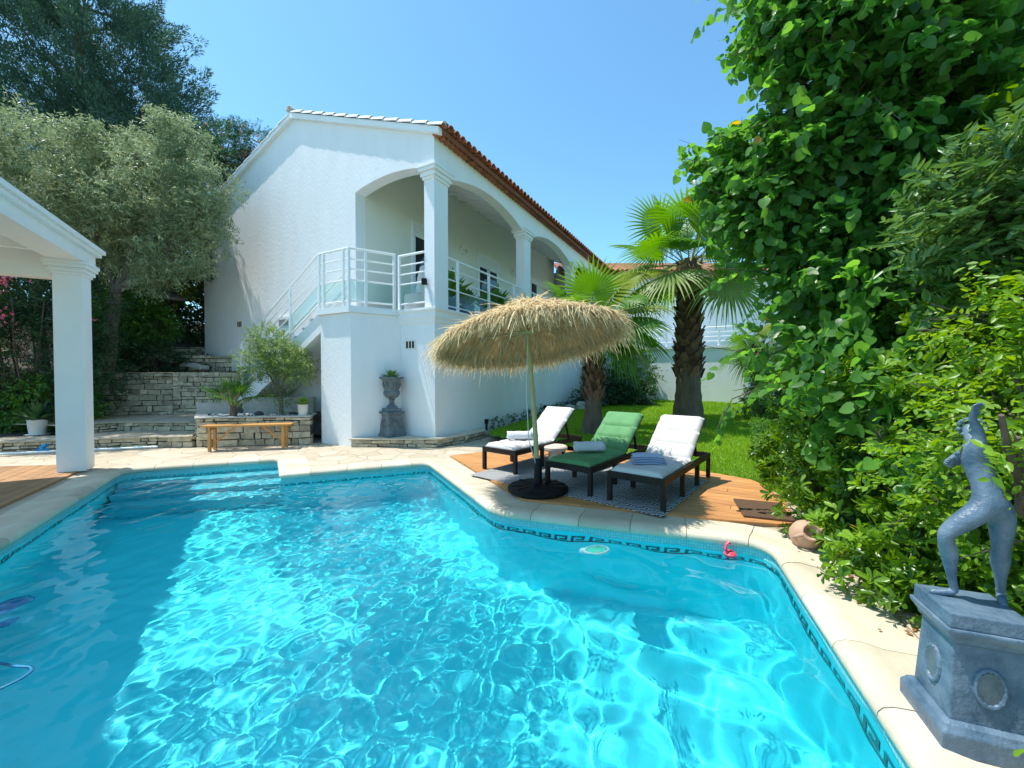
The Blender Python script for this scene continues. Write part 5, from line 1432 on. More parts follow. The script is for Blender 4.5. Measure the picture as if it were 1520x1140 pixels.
def palm(name, loc, h, r0, r1, label, fronds, m, seed, flare=1.25, boots=True):
    root = empty(name, loc, 0, label, 'palm tree'); rg = random.Random(seed)
    mb = MB(); prof = []; n = 34
    for i in range(n + 1):
        t = i / n; r = r0 + (r1 - r0) * t
        if t < .22: r *= 1 + (flare - 1) * (1 - t / .22) ** 1.2
        prof.append((r * (1 + .03 * math.sin(i * 2.3)), h * t))
    mb.lathe(prof, 26, flute=9, fd=.02); tr = mb.build('trunk', M['palmtrunk'], root, smooth=True)
    if boots:
        mb = MB(); k = 0; z = h * .30
        while z < h * 1.0:
            a = k * 2.399; t = z / h; r = r0 + (r1 - r0) * t
            u = Vector((math.cos(a), math.sin(a), 0)); s = Vector((-u.y, u.x, 0)); w = r * .52
            ln = rg.uniform(.15, .26); tip = u * (r + rg.uniform(.07, .15)) + Vector((0, 0, z + ln))
            b = u * (r - .02) + Vector((0, 0, z - .05))
            vs = [b - s * w, b + s * w, b + s * w * .8 + u * .045 + Vector((0, 0, ln * .4)), b - s * w * .8 + u * .045 + Vector((0, 0, ln * .4)), tip - s * w * .38, tip + s * w * .38, tip - s * w * .3 - u * .03, tip + s * w * .3 - u * .03]
            mb.add(vs, [(0, 1, 2, 3), (3, 2, 5, 4), (4, 5, 7, 6), (0, 3, 4, 6), (1, 7, 5, 2), (0, 6, 7, 1)]); z += .013 * r0 / .3 + .005; k += 1
        mb.build('leaf_boots', M['palmboot'], tr)
        mb = MB()
        for q in range(420):
            a = rg.uniform(0, 6.283); z = h * rg.uniform(.86, 1.03); r = r1 * 1.05
            p = Vector((r * math.cos(a), r * math.sin(a), z)); e = p + Vector((math.cos(a + rg.uniform(-1, 1)) * .1, math.sin(a + rg.uniform(-1, 1)) * .1, -rg.uniform(.05, .3)))
            mb.tube([p, e], .004, 3, cap=False)
        mb.build('fibre', M['thatch_under'], tr)
    for i, (az, el, pet, fan, dr) in enumerate(fronds):
        fan_frond(root, (r1 * .5 * math.cos(R(az)), r1 * .5 * math.sin(R(az)), h - .05 + .03 * (i % 4)), R(az), R(el), pet, fan, (M['palm_pale'] if (m == 'mix' and i % 3 == 2) else M['palm_dark'] if m == 'dark' else M['palm']), seed * 100 + i, droop=dr, roll=R(rg.uniform(-25, 25)), nseg=22 if m == 'dark' else 38, sp=.26 if m == 'dark' else .48)
    return root
rg_ = random.Random(12)
fr1 = [(255, 66, .75, 1.0, .15), (190, 55, .75, .85, .3), (310, 52, .8, .85, .3), (225, 30, .85, .8, .5), (160, 35, .9, .85, .5), (345, 30, .95, .9, .6), (20, 45, .9, .9, .4), (90, 60, .8, .9, .3), (60, 25, .9, .9, .6), (130, 20, .9, .9, .6), (320, 8, .9, .9, .4), (290, -8, .85, .85, .5), (350, -6, .95, .9, .45), (10, 12, .95, .9, .4), (335, -24, .85, .85, .55), (300, -34, .8, .8, .6), (265, 12, .8, .8, .7), (200, -5, .8, .8, .9), (30, -25, .9, .9, 1.0)]
palm('fan_palm', (1.93, 9.6, .14), 2.62, .20, .17, 'shorter fan palm behind the green lounger, its crown beside the parasol', fr1, 'mix', 3, 1.45)
fr2 = []
for i in range(24):
    el = 78 - i * 4.4; fr2.append((i * 137.5 % 360, el, 1.15 + .12 * (i % 3), 1.15, .2 + max(0, (30 - el)) / 110))
palm('fan_palm', (4.80, 11.0, .20), 4.30, .34, .24, 'taller fan palm with a thick dark trunk in the lawn', fr2, 'mix', 5, 1.30)
fr3 = [(i * 137.5 % 360, 70 - i * 8, .6, .7, .5 + i * .05) for i in range(14)]
palm('fan_palm', (7.9, 12.9, .25), 2.2, .16, .14, 'pale fan palm partly hidden by the heart leaved branches', fr3, 'mix', 7, 1.3)
fr4 = [(i * 137.5 % 360, 82 - i * 5.0, .42, .36, .25 + i * .02) for i in range(12)]
palm('dwarf_palm', (-6.02, 8.72, .60), .26, .07, .06, 'small fan palm in the planter behind the golden bench', fr4, 'dark', 9, 1.1, boots=False)

# ------------------------------------------------------------------ broadleaf trees, shrubs and hedges
def tree_root(name, loc, label, cat, group=None): return empty(name, loc, 0, label, cat, group)
def twig_crown(root, name, bl, n, leaves, L, size, tpl, m, seed, splay=1.0, droop=.3, upbias=.2, shell=.35, stick=None, grav=0.0, jit=.35, up=.8, noise=.5):
    """bl in world coordinates; the mesh is placed relative to the root"""
    rg = np.random.default_rng(seed); P, O = blobs(bl, n, rg, shell)
    D = norm(O + rg.normal(size=O.shape) * noise + np.array([0, 0, upbias - grav]))
    Ls = L * rg.uniform(.6, 1.2, n)
    pos, dr, nm = twigs(P - np.array(root.location), D, Ls, leaves, rg, splay, droop, jit, up)
    sz = size * rg.uniform(.65, 1.15, len(pos))
    base = np.repeat(rg.random(n), leaves); tint = .6 * base + .4 * rg.random(len(pos))
    o = leaf_mesh(name, m, pos, dr, nm, sz, tpl, root, tint, seed)
    if stick:
        mb = MB(); q = rg.choice(n, min(n, stick[0]), replace=False); twig_sticks(mb, (P - np.array(root.location))[q], D[q], float(L), stick[1]); mb.build('sprays', M['trunk'], root)
    return o
# silver olive trees on the bank
ol = tree_root('olive_tree', (-10.9, 10.9, 1.5), 'large silver green olive tree in front of the dark cypress, left of the villa', 'olive tree')
OB = [(-10.4, 12.2, 6.2, 1.3, 1.2, 1.5), (-11.2, 12.4, 4.9, 1.2, 1.0, 1.2), (-9.6, 12.2, 7.2, 1.0, .9, .9), (-9.33, 10.2, 6.2, 1.75, 1.5, 1.5), (-8.45, 10.4, 7.35, .85, .8, .65), (-7.75, 10.3, 6.0, .75, .8, .85), (-8.45, 10.3, 4.7, .95, .9, .75), (-10.1, 10.2, 5.0, 1.2, 1, 1.0), (-10.2, 10.3, 7.2, 1.0, .9, .6), (-9.2, 10.4, 4.0, .6, .7, .45), (-7.45, 10.4, 5.1, .4, .5, .4)]
twig_crown(ol, 'crown', clumps(OB, 20, .23, np.random.default_rng(1), .6), 8600, 11, .30, .10, T_OLIVE, M['olive'], 21, 1.0, .1, .45, .25, None, jit=.5)
mb = MB(); 
limb(mb, [(0, 0, -.1), (.25, -.1, 1.3), (.5, -.2, 2.4)], .17, .10); limb(mb, [(.5, -.2, 2.3), (1.2, -.4, 3.6), (1.6, -.6, 5.0)], .09, .03); limb(mb, [(.45, -.2, 2.2), (2.2, -.6, 3.2), (2.9, -.6, 4.3)], .08, .025); limb(mb, [(.4, -.1, 2.0), (.3, -.5, 3.5), (.7, -.6, 5.3)], .08, .025); limb(mb, [(.5, -.2, 2.2), (1.6, -.5, 2.6), (2.4, -.5, 3.1)], .05, .02)
mb.build('trunk', M['olivebark'], ol, smooth=True)
ol2 = tree_root('olive_tree', (-13.2, 11.4, 1.7), 'second silver olive tree cut by the left edge, above the pergola', 'olive tree')
twig_crown(ol2, 'crown', [(-11.2, 9.2, 6.4, 1.2, 1.0, 1.0), (-12.6, 9.0, 6.9, 1.3, 1.0, 1.1), (-11.75, 10.5, 6.95, 1.05, 1.0, .95), (-12.9, 10.6, 6.0, 1.4, 1.2, 1.5), (-14.2, 10.8, 7.0, 1.4, 1.2, 1.3), (-12.4, 10.5, 5.0, .8, 1, .7)], 4200, 11, .30, .10, T_OLIVE, M['olive'], 22, 1.0, .1, .45, .25, None, jit=.5)
mb = MB(); limb(mb, [(0, 0, -.1), (.1, -.2, 1.6), (.4, -.5, 3.0)], .16, .09); limb(mb, [(.4, -.5, 2.9), (1.2, -.8, 4.4), (1.5, -.9, 5.4)], .08, .03); limb(mb, [(.4, -.5, 2.9), (-.6, -.6, 4.4), (-.9, -.6, 5.4)], .08, .03); mb.build('trunk', M['olivebark'], ol2, smooth=True)
# cypress-like conifer
cf = tree_root('conifer', (-19.5, 18.5, 2.5), 'tall dark blue green conifer towering behind the olive trees', 'conifer')
CB = [(-19.3, 18.5, 15.2, 3.6, 3.2, 4.0), (-22.5, 18.6, 14.5, 3.0, 2.6, 4.5), (-16.9, 18.3, 14.4, 2.1, 2.0, 2.4), (-15.3, 18.2, 12.6, 1.5, 1.5, 1.8), (-14.7, 18.2, 10.6, 1.3, 1.4, 1.5), (-17.5, 18.4, 11.5, 2.4, 2.2, 2.2), (-20.5, 18.6, 10.3, 3.0, 2.6, 2.0), (-19.8, 18.6, 19.0, 2.8, 2.6, 2.6), (-15.6, 18.3, 8.6, 1.6, 1.6, 1.4)]
rg = np.random.default_rng(31); P, O = blobs(CB, 1150, rg, .35)
D = norm(O * np.array([1, 1, .4]) + np.array([0, 0, .75]) + rg.normal(size=O.shape) * .25)
K = 165; rep = np.repeat(np.arange(len(P)), K); t = rg.random(len(rep)); Lp = np.repeat(rg.uniform(.9, 1.9, len(P)), K)     # each plume: sprays packed round an upswept axis
rad = norm(np.cross(D[rep], rg.normal(size=(len(rep), 3)))); wid = .34 * np.sqrt(np.clip(1 - t, 0, 1)) * np.minimum(1, .35 + 2 * t) * rg.random(len(rep)) ** .5
p3 = P[rep] - np.array(cf.location) + D[rep] * (t * Lp)[:, None] + rad * wid[:, None] * (Lp / 1.3)[:, None]; d3 = D[rep] * .9 + rad * .7 + rg.normal(size=(len(rep), 3)) * .2 + np.array([0, 0, .15])
leaf_mesh('crown', M['conifer'], p3, d3, rad + rg.normal(size=(len(rep), 3)) * .6, .17 * rg.uniform(.6, 1.2, len(rep)), T_SPRAY, cf, .35 * np.repeat(rg.random(len(P)), K) + .35 * rg.random(len(rep)) + .3 * t, 31)
mb = MB(); limb(mb, [(0, 0, -.3), (0, 0, 8), (0, 0, 17)], .38, .06, 10)
for k in range(26):
    z = 6 + k * .4; a = k * 2.4; limb(mb, [(0, 0, z), (1.6 * math.cos(a), 1.4 * math.sin(a), z + .5), (3.0 * math.cos(a), 2.4 * math.sin(a), z + 1.6)], .07, .02, 5)
mb.build('trunk', M['trunk'], cf, smooth=True)
hk = tree_root('added_shade_tree', (-12.9, 13.0, 1.9), 'added dark tree mass hidden behind the two olives, shading the soil bank', 'added tree')  # tree added out of sight behind the olives to throw shade on the bank
twig_crown(hk, 'crown', clumps([(-12.6, 12.8, 6.4, 2.2, 1.3, 1.5), (-10.9, 13.4, 5.6, 1.5, 1.1, 1.5), (-14.5, 13.0, 5.6, 1.6, 1.2, 1.6), (-13.0, 13.4, 4.2, 1.8, 1.0, 1.0)], 12, .42, np.random.default_rng(6)), 3000, 9, .4, .12, T_OVAL, M['oleander'], 63)
mb = MB(); limb(mb, [(0, 0, -.2), (.1, 0, 2.0), (.2, -.1, 3.2)], .17, .10)
for e in ((1.2, .2, 4.4), (-.8, 0, 4.4), (.3, -.1, 4.8)): limb(mb, [(.15, 0, 2.8), (e[0] * .6, e[1], 3.7), e], .08, .03, 6)
mb.build('trunk', M['trunk'], hk, smooth=True)
# silk tree peeping over the gable
al = tree_root('silk_tree', (-12.2, 17.5, 2.6), 'silk tree with coral flowers showing beside the villa gable', 'silk tree')
AB = [(-11.7, 16.8, 11.2, 1.0, .9, .42), (-10.7, 16.8, 11.2, .65, .7, .35), (-11.2, 16.8, 10.1, 1.1, .9, .5), (-12.2, 16.9, 10.3, .7, .7, .6), (-11.9, 16.8, 9.1, .9, .8, .5), (-10.6, 16.9, 9.9, .6, .6, .3)]
twig_crown(al, 'crown', AB, 900, 26, .5, .13, T_LANCE, M['albizia'], 41, 1.0, .25, .05, .3, (120, .008), jit=.12)
twig_crown(al, 'blossom', [(b[0], b[1], b[2] + .28, b[3] * .9, b[4] * .9, b[5] * .6) for b in AB[:3]], 26, 26, .06, .10, T_LANCE, M['flower_o'], 42, 1.2, -.2, .8, .5, jit=.8)
mb = MB(); limb(mb, [(0, 0, -.2), (.1, -.2, 4), (.4, -.5, 6.5)], .16, .09)
for e in ((.6, -.7, 8.5), (1.5, -.7, 8.4), (1.0, -.7, 7.3), (0, -.6, 7.5)): limb(mb, [(.35, -.45, 6.2), (e[0] * .7, e[1], e[2] - 1), e], .06, .02, 6)
mb.build('trunk', M['trunk'], al, smooth=True)
# oleander with pink flowers, yellow shrub, shade shrubs
oa = tree_root('oleander', (-11.4, 9.6, .25), 'tall dark oleander with pink flowers behind the pergola column', 'shrub')
OL = [(-11.3, 9.7, 2.0, 1.1, .8, 1.2), (-10.6, 9.9, 3.0, .8, .7, .9), (-11.6, 9.8, 3.3, .9, .7, .9), (-10.3, 9.9, 1.6, .6, .6, .9)]
twig_crown(oa, 'foliage', OL, 1500, 12, .45, .13, T_LANCE, M['oleander'], 51, .7, .1, .5, .25, (150, .007))
rg = np.random.default_rng(52)
FC = np.array([(-11.35, 9.0, 3.75), (-11.15, 9.05, 3.95), (-11.5, 9.0, 3.5), (-11.25, 9.0, 3.55), (-11.3, 9.05, 2.85), (-11.45, 9.0, 2.75), (-9.95, 9.4, 2.75), (-9.9, 9.4, 2.45), (-11.75, 9.0, 1.9), (-11.0, 9.1, 4.1), (-11.6, 9.05, 3.75), (-10.9, 9.2, 4.2)])
P = FC[rg.integers(0, len(FC), 150)] + rg.normal(size=(150, 3)) * np.array([.13, .08, .10]); rep = np.repeat(np.arange(150), 5); dd = rg.normal(size=(750, 3)) + np.array([0, -.5, .5])
leaf_mesh('blossom', M['flower'], P[rep] - np.array(oa.location), dd, rg.normal(size=(750, 3)), .055, T_OVAL, oa, seed=53)
mb = MB()
for k in range(9): a = k * .7; limb(mb, [(.2 * math.cos(a), .2 * math.sin(a), -.05), (.6 * math.cos(a), .4 * math.sin(a), 1.5), (.9 * math.cos(a), .5 * math.sin(a), 3.0)], .03, .012, 5)
mb.build('stems', M['trunk'], oa)
def bush(name, loc, label, bl, n, leaves, L, size, tpl, m, seed, cat='shrub', group=None, stems=6, **kw):
    r = tree_root(name, loc, label, cat, group)
    twig_crown(r, 'foliage', bl, n, leaves, L, size, tpl, m, seed, stick=(min(n, 120), .005), **kw)
    mb = MB(); c = np.mean([b[:3] for b in bl], 0) - np.array(loc); q = random.Random(seed)
    for k in range(stems):
        b = bl[k % len(bl)]; e = Vector(b[:3]) - Vector(loc) + Vector((q.uniform(-.3, .3) * b[3], q.uniform(-.3, .3) * b[4], .4 * b[5]))
        limb(mb, [(q.uniform(-.06, .06), q.uniform(-.06, .06), -.05), e * .5 + Vector((q.uniform(-.1, .1), q.uniform(-.1, .1), .1)), e], .03, .01, 5)
    mb.build('stems', M['trunk'], r); return r
bush('shade_fern', (-10.4, 11.6, 1.6), 'low dark shrub growing on the soil bank behind the retaining wall', [(-10.3, 11.7, 2.0, .55, .4, .4), (-11.3, 11.5, 2.1, .7, .4, .55), (-9.5, 12.2, 1.85, .35, .3, .22)], 420, 9, .3, .10, T_OVAL, M['oleander'], 64)
bush('yellow_shrub', (-13.0, 9.0, .3), 'yellow green leafy shrub at the left edge under the pergola beam', [(-12.7, 9.1, 1.9, .8, .7, 1.3), (-12.3, 9.0, 3.1, .6, .6, .8), (-12.9, 9.0, 1.0, .9, .7, .8)], 900, 11, .35, .085, T_OVAL, M['yellowleaf'], 55)
bush('dark_shrub', (-10.6, 9.3, .25), 'low dark shrub behind the column beside the fern pot', [(-10.8, 9.5, .8, .9, .6, .7), (-11.8, 9.3, .6, .8, .5, .5)], 700, 10, .35, .09, T_OVAL, M['shrub'], 56)
bush('bright_shrub', (-11.0, 12.0, 1.7), 'bright green bush on the soil bank below the big olive', [(-11.2, 11.9, 3.4, .75, .6, .6), (-10.6, 11.9, 3.0, .6, .5, .5), (-11.8, 12.0, 2.8, .6, .5, .7)], 800, 10, .3, .10, T_OVAL, M['shrub'], 57)
bush('bright_shrub', (-10.9, 12.8, 1.8), 'small yellow green bush hanging under the olive branches', [(-10.6, 12.6, 4.6, .6, .5, .8), (-11.4, 12.7, 4.6, .6, .5, .6)], 420, 10, .3, .09, T_OVAL, M['yellowleaf'], 58)
bush('shade_shrub', (-9.6, 14.5, 2.3), 'dark leafy shrub beside the rear corner of the villa', [(-10.4, 14.6, 3.6, .9, .7, 1.2), (-11.8, 14.8, 3.9, 1.0, .8, 1.5), (-10.3, 14.8, 5.2, .9, .8, 1.0)], 900, 10, .4, .12, T_OVAL, M['oleander'], 59)
hg = tree_root('garden_hedge', (-17, 16.5, 2.3), 'tall dark hedge closing the garden under the olives and the conifer', 'hedge')
twig_crown(hg, 'foliage', [(-24 + 1.9 * i, 16.3 + .4 * math.sin(i * 2), 4.2 + .5 * math.sin(i * 3.1), 1.5, 1.0, 2.4) for i in range(8)], 3200, 9, .5, .17, T_OVAL, M['oleander'], 60)
# small olive in the planter
so = tree_root('young_olive', (-5.15, 9.05, .6), 'young olive tree in the planter under the stair', 'olive tree')
SB = [(-5.35, 9.1, 1.95, .55, .45, .35), (-5.0, 9.1, 1.75, .48, .4, .32), (-5.75, 9.1, 1.75, .45, .4, .33), (-5.55, 9.2, 2.35, .38, .35, .28), (-4.72, 9.0, 1.55, .28, .28, .22), (-5.3, 9.0, 1.1, .15, .15, .2)]
twig_crown(so, 'crown', SB, 1200, 11, .20, .062, T_OLIVE, M['young_olive'], 61, .8, .15, .5, .2, (260, .004))
twig_crown(so, 'shoots', [(-5.1, 9.0, .95, .14, .14, .3)], 70, 10, .2, .06, T_LANCE, M['shrub'], 62, .8, .1, .8, .2)
mb = MB(); limb(mb, [(0, 0, -.05), (-.05, 0, .5), (-.2, 0, 1.0)], .05, .03, 7, .01)
for e in ((-.6, .05, 1.3), (-.3, .1, 1.7), (.2, 0, 1.2), (-.1, -.1, 1.5), (.35, -.05, .95)): limb(mb, [(-.08, 0, .55), (e[0] * .6, e[1], e[2] * .75), e], .025, .008, 5, .02)
mb.build('trunk', M['olivebark'], so, smooth=True)
# grey parasol folded low in the shade
gp_ = empty('shade_parasol', (-10.95, 12.55, 1.6), R(20), 'old grey canvas parasol drooping in the shade under the olive', 'parasol')
mb = MB(); n = 8; vs = [(0, 0, 2.72)] + [(.72 * math.cos(2 * math.pi * i / n), .6 * math.sin(2 * math.pi * i / n), 2.36 - .06 * (i % 2)) for i in range(n)] + [(.70 * math.cos(2 * math.pi * i / n), .58 * math.sin(2 * math.pi * i / n), 2.26 - .06 * (i % 2)) for i in range(n)]
mb.add(vs, [(0, 1 + i, 1 + (i + 1) % n) for i in range(n)] + [(1 + i, 1 + n + i, 1 + n + (i + 1) % n, 1 + (i + 1) % n) for i in range(n)]); cv = mb.build('canopy', M['canvas'], gp_, fix=False); sm = cv.modifiers.new('t', 'SOLIDIFY'); sm.thickness = .01
mb = MB(); mb.tube([(0, 0, 0), (0, 0, 2.78)], .025, 8); mb.build('pole', M['darkwood'], gp_, smooth=True)

# ---- right side: clipped box edge, big pittosporum hedge, long leaved shrub, privet, redbud tree
def hedge_line(s):
    pts = [(3.50, 5.55), (2.90, 4.45), (2.66, 3.65), (2.46, 2.85), (2.34, 2.15), (2.32, 1.4)]
    f = s * (len(pts) - 1); i = min(int(f), len(pts) - 2); t = f - i
    return Vector(pts[i]).lerp(Vector(pts[i + 1]), t)
ph = tree_root('pittosporum_hedge', (3.3, 3.3, 0), 'big glossy green hedge running along the right side of the pool', 'hedge')
HB = []
q = random.Random(5)
for i in range(12):
    s = i / 11; p = hedge_line(s)
    for zc, off in ((.32, .32), (.85, .44), (1.45, .60), (2.05, .80)):
        HB.append((p.x + off + q.uniform(-.08, .08), p.y - off * .25 + q.uniform(-.1, .1), zc + q.uniform(-.1, .1), .52, .5, .46))
for i in range(8):
    p = hedge_line(.42 + .58 * i / 7)
    for zc, off in ((2.5, .95), (2.95, 1.15)): HB.append((p.x + off + q.uniform(-.1, .1), p.y - off * .25 + q.uniform(-.12, .12), zc + q.uniform(-.1, .1), .46, .46, .42))
HBACK = [(hedge_line(i / 9).x + 1.75, hedge_line(i / 9).y - .3 + .2, z, .85, .8, .8) for i in range(10) for z in (.7, 1.8, 2.9)]
rg = np.random.default_rng(71); P, O = blobs(clumps(HB, 7, .42, rg, .55), 7600, rg, .45); keep = P[:, 2] > .03; P, O = P[keep], O[keep]
D = norm(O + rg.normal(size=O.shape) * .3 + np.array([0, 0, .35])); p2, d2, n2 = whorls(P - np.array(ph.location), D, 9, rg, .45)
leaf_mesh('foliage', M['pitto'], p2, d2, n2, .095 * np.repeat(rg.uniform(.6, 1.15, len(P)), 9) * rg.uniform(.8, 1.1, len(p2)), T_OBOV, ph, .75 * np.repeat(rg.random(len(P)) ** 1.6, 9) + .25 * rg.random(len(p2)), 71)
twig_crown(ph, 'inner_foliage', HBACK, 2600, 9, .5, .12, T_OVAL, M['pitto'], 72)
mb = MB(); q = random.Random(8)
for i in range(70):
    b = HB[q.randrange(len(HB))]; x, y = b[0] + q.uniform(-.2, .2) + .1, b[1] + q.uniform(-.2, .2)
    limb(mb, [(x - 3.3, y - 3.3, 0), (x - 3.3 + q.uniform(-.15, .1), y - 3.3 + q.uniform(-.15, .15), b[2] * .6), (b[0] - 3.3 - .25, b[1] - 3.3, b[2] + .2)], .016, .005, 5, .02)
mb.build('stems', M['trunk'], ph)
bx = tree_root('box_hedge', (4.3, 7.0, .05), 'small clipped dark green box hedge edging the lawn', 'hedge')
rg = np.random.default_rng(73); n = 9000
s_ = rg.random(n); bxp = np.stack([3.72 + 1.4 * s_ + rg.uniform(-.16, .16, n), 5.75 + 2.6 * s_ + rg.uniform(-.1, .1, n), .02 + .62 * rg.random(n) ** .8], -1)
leaf_mesh('foliage', M['shrub'], bxp - np.array(bx.location), rg.normal(size=(n, 3)) + np.array([-.5, -.3, .5]), rg.normal(size=(n, 3)), .04, T_OVAL, bx, seed=73)
ll = tree_root('long_leaved_shrub', (3.3, 2.6, 0), 'tall shrub with long narrow leaves above the statue', 'shrub')
LB = [(2.80, 2.5, 2.42, .26, .30, .20), (3.05, 2.45, 2.30, .30, .3, .25), (2.75, 2.4, 2.68, .16, .2, .12), (3.0, 2.3, 2.72, .28, .3, .16), (2.95, 2.5, 1.98, .16, .2, .12)]
rg = np.random.default_rng(81); P, O = blobs(LB, 420, rg, .5); D = norm(O * .7 + np.array([-.55, -.1, .15]) + rg.normal(size=O.shape) * .35)
p2, d2, n2 = twigs(P - np.array(ll.location), D, (.18 * rg.uniform(.7, 1.3, len(P))), 14, rg, .95, .0, .22, .5); TL = (T_LANCE[0] * np.array([1.75, 1, 1], dtype=np.float32), T_LANCE[1])
leaf_mesh('foliage', M['longleaf'], p2, d2, n2, .088 * rg.uniform(.6, 1.15, len(p2)), TL, ll, .6 * np.repeat(rg.random(len(P)), 14) + .4 * rg.random(len(p2)), 81)
mb = MB()
for b in LB: limb(mb, [(.0, 0, 0), ((b[0] - 3.3) * .4, (b[1] - 2.6) * .4, 1.2), (b[0] - 3.3, b[1] - 2.6, b[2])], .03, .01, 6)
mb.build('stems', M['trunk'], ll)
pr_ = bush('privet', (2.75, 2.0, 0), 'yellow green shrub with small oval leaves wrapped around the statue', [(2.50, 1.98, 1.40, .26, .22, .34), (2.62, 2.0, 1.05, .30, .24, .36), (2.72, 1.75, 1.5, .34, .26, .36), (2.50, 1.86, .80, .22, .2, .26), (2.42, 2.2, .95, .26, .2, .3), (2.8, 2.1, 1.75, .4, .3, .25), (2.32, 2.1, 1.15, .12, .1, .1), (1.97, 1.56, 1.16, .08, .04, .05), (2.06, 1.62, 1.22, .10, .06, .08), (1.93, 1.58, 1.33, .06, .04, .04), (2.12, 1.6, 1.0, .06, .05, .10)], 900, 11, .24, .048, T_OVAL, M['privet'], 82, stems=14)
bush('privet', (2.0, 1.22, 0), 'leafy sprig at the near corner of the statue pedestal', [(1.98, 1.20, .14, .14, .12, .16)], 46, 9, .16, .055, T_OBOV, M['pitto'], 83, stems=5)
# redbud with heart shaped leaves
rb = tree_root('redbud_tree', (4.1, 4.2, 0), 'tree with round heart shaped leaves overhanging the hedge on the right', 'tree')
def pb(px, py, D, r, k=1.0): return ((px - 760) * D / 600, D, 1.5 + (558 - py) * D / 600, r * D / 600, r * D / 600 * .9, r * D / 600 * k)
RB = [pb(1140, 285, 4.5, 56, .7), pb(1185, 255, 4.3, 80, .75), pb(1160, 375, 4.5, 46, .7), pb(1235, 330, 4.1, 90), pb(1275, 250, 3.9, 90), pb(1195, 440, 4.4, 52), pb(1215, 510, 4.3, 48, .8), pb(1158, 30, 4.0, 58), pb(1215, 75, 3.9, 85), pb(1300, 60, 3.7, 110), pb(1190, 140, 4.0, 55, .8), pb(1310, 170, 3.8, 100), pb(1400, 110, 3.6, 120), pb(1500, 90, 3.5, 130), pb(1360, 340, 3.9, 120), pb(1280, 430, 4.0, 105), pb(1440, 250, 3.7, 120), pb(1500, 330, 3.8, 120), pb(1118, 45, 4.1, 34, .8), pb(1100, 5, 4.1, 34), pb(1140, 100, 4.1, 36), pb(1230, -60, 3.9, 110), pb(1380, -60, 3.6, 140)]
twig_crown(rb, 'crown', clumps(RB, 9, .5, np.random.default_rng(4), .5), 3600, 8, .38, .090, T_HEART, M['redbud'], 91, .8, .5, .0, .3, (420, .005), grav=.1, jit=.3, up=.75, noise=.55)
mb = MB(); limb(mb, [(0, 0, -.1), (.05, 0, 1.2), (-.1, -.1, 2.2)], .13, .09, 9)
for b in RB:
    e = Vector(b[:3]) - Vector((4.1, 4.2, 0)); limb(mb, [(-.1, -.1, 2.0 + .2 * q.random()), e * .55 + Vector((0, 0, .9)), e + Vector((0, 0, -.05))], .035, .010, 6, .05)
mb.build('trunk', M['trunk'], rb, smooth=True)
rg = np.random.default_rng(92)       # outer left lobe, in full sun
LL = [pb(1060, 232, 4.7, 24, .5), pb(1092, 250, 4.6, 40, .6), pb(1072, 280, 4.7, 26, .7), pb(1120, 215, 4.5, 40, .6), pb(1120, 325, 4.6, 34, .8), pb(1150, 300, 4.3, 60, .8), pb(1190, 240, 4.1, 60, .7), pb(1225, 215, 3.9, 55, .6)]
twig_crown(rb, 'outer_lobe', LL, 780, 8, .32, .095, T_HEART, M['redbud'], 94, .8, .5, .0, .35, (200, .004), grav=.1, jit=.3, up=.75, noise=.55)
# loose lower branches hanging in front of the hedge
for i, b_ in enumerate([pb(1200, 560, 3.7, 50, .8), pb(1260, 520, 3.4, 60, .7), pb(1230, 610, 3.5, 34, .7), pb(1340, 560, 3.0, 50, .7), pb(1150, 520, 4.2, 40, .8), pb(1360, 680, 2.55, 26, .6), pb(1320, 470, 3.1, 60, .7), pb(1240, 440, 3.6, 60, .7)]): twig_crown(rb, 'hanging_foliage', [b_], 17, 7, .30, .095, T_HEART, M['redbud'], 95 + i, .8, .6, .0, .3, None, grav=.2, jit=.3, up=.6)
# hanging sprigs that stand clear of the crown
SP = [((2.78, 4.4, 1.72), (-.9, -.1, .12), .75), ((2.85, 4.3, 1.45), (-.75, -.1, -.15), .55), ((2.55, 4.4, 3.35), (-.8, 0, .3), .5), ((2.3, 4.6, 3.9), (-1, 0, .1), .45), ((2.55, 4.0, 4.75), (-.9, -.1, -.35), .5), ((2.75, 4.0, 4.1), (-.7, 0, -.3), .45), ((2.6, 4.3, 2.6), (-.9, 0, .1), .55), ((2.4, 4.4, 1.25), (-.3, 0, -.6), .4), ((1.75, 2.35, 1.9), (0, 0, 0), 0)]
SP = [s for s in SP if s[2] > 0]
P = np.array([s[0] for s in SP]); D = np.array([s[1] for s in SP], dtype=float); Ls = np.array([s[2] for s in SP])
p2, d2, n2 = twigs(P - np.array(rb.location), D, Ls, 11, rg, .6, .8, .3, .3); 
for i in range(len(SP)): leaf_mesh('sprig', M['redbud'], p2[i * 11:i * 11 + 11], d2[i * 11:i * 11 + 11], n2[i * 11:i * 11 + 11], .095 * rg.uniform(.6, 1.1, 11), T_HEART, rb, .4 + .6 * rg.random(11), 92)
for p, d, l in SP: mb = MB(); p = Vector(p) - Vector(rb.location); mb.tube([p + Vector((.5, 0, .2)), p, p + Vector(d).normalized() * l * .5, p + Vector(d).normalized() * l], [.007, .006, .005, .003], 4, cap=False); mb.build('sprig_stem', M['trunk'], rb)
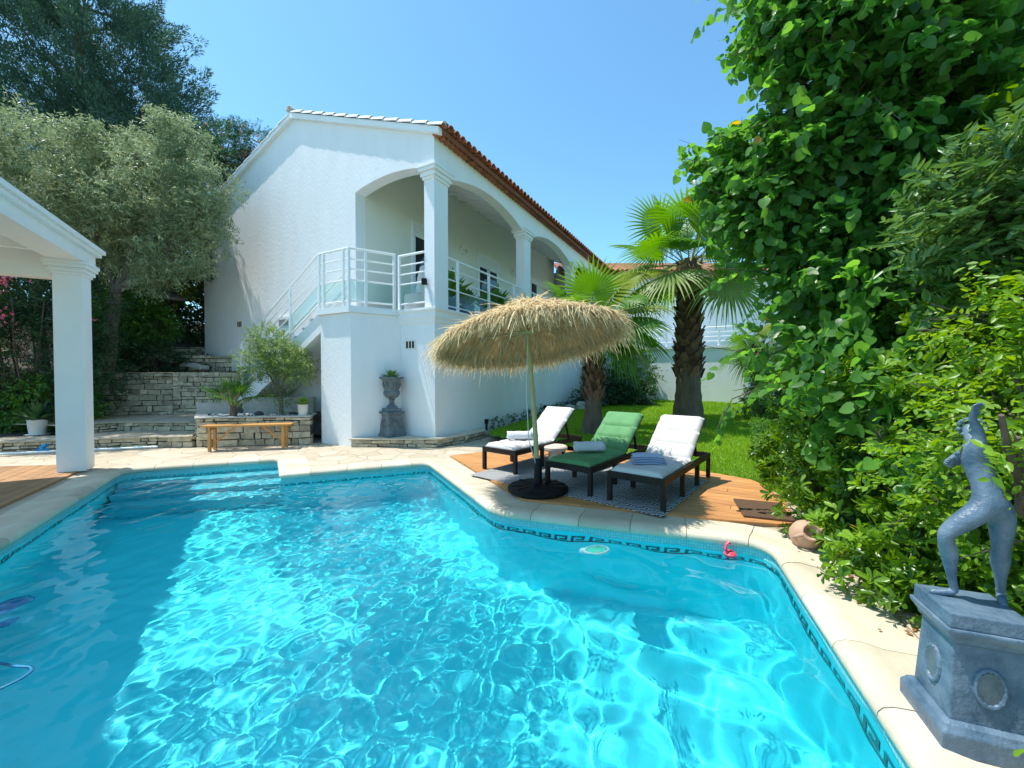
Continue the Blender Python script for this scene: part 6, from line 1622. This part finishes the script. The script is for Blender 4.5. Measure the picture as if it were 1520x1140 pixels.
# planting behind: bed under the palms, far shrubs, trees on the skyline
bush('bed_shrub', (4.2, 15.6, .4), 'dark shrub in the bed between the two palms', [(3.8, 15.5, .9, .8, .6, .6), (4.7, 15.8, .8, .9, .6, .5), (2.9, 15.0, .7, .5, .4, .4)], 700, 9, .3, .10, T_OVAL, M['oleander'], 101)
bush('bed_shrub', (3.6, 17.0, .5), 'taller dark shrub against the far end of the villa', [(4.2, 17.2, 1.8, 1.0, .6, 1.2), (5.2, 17.3, 1.6, .9, .6, 1.1)], 700, 9, .35, .11, T_OVAL, M['shrub'], 102)
bush('far_shrub', (8.6, 11.5, .3), 'light green shrub beyond the redbud branches at the lawn end', [(8.6, 11.8, 1.3, .9, .8, 1.1), (9.4, 11.2, 1.6, 1.0, .9, 1.3), (8.0, 10.6, .8, .6, .6, .7), (7.3, 11.6, .95, .6, .5, .7), (6.75, 11.2, .6, .35, .4, .4)], 1100, 9, .35, .10, T_OVAL, M['shrub'], 103)
fh = tree_root('far_hedge', (12, 13, .3), 'row of mixed green shrubs closing the garden on the right', 'hedge')
twig_crown(fh, 'foliage', [(10.5 + 1.1 * i, 14.5 - 1.4 * i, 1.8 + .5 * math.sin(i * 2), 1.2, 1.2, 1.8) for i in range(8)], 2200, 9, .5, .16, T_OVAL, M['shrub'], 104)
# low leaves along the wall foot and round the ledge end
gcv = tree_root('border_plant', hw(.35, 3.2, .1), 'low leafy plants at the foot of the villa wall', 'plant', None)
twig_crown(gcv, 'foliage', [(*hw(.22 + .1 * (i % 2), 2.3 + .55 * i)[:2], lawn_z(*hw(.2, 2.3 + .55 * i)[:2]) + .07, .20, .20, .10) for i in range(15)], 420, 7, .16, .055, T_OVAL, M['ivy'], 105)
# fallen leaves by the hedge
rg = np.random.default_rng(111); n = 90; t = rg.random(n); pp_ = np.array([hedge_line(.25 + .65 * u) for u in t]); off = -np.abs(rg.normal(size=n)) * .09 + .05
P = np.stack([pp_[:, 0] + off, pp_[:, 1] + off * -.2, np.full(n, .022)], -1); D = rg.normal(size=(n, 3)) * np.array([1, 1, .15])
o = leaf_mesh('fallen_leaves', M['deadleaf'], P, D, np.array([0, 0, 1.0]) + rg.normal(size=(n, 3)) * .25, .038 * rg.uniform(.5, 1.1, n), T_OVAL, seed=111); tag(o, 'brown fallen leaves on the paving along the hedge', 'leaves', kind='stuff')
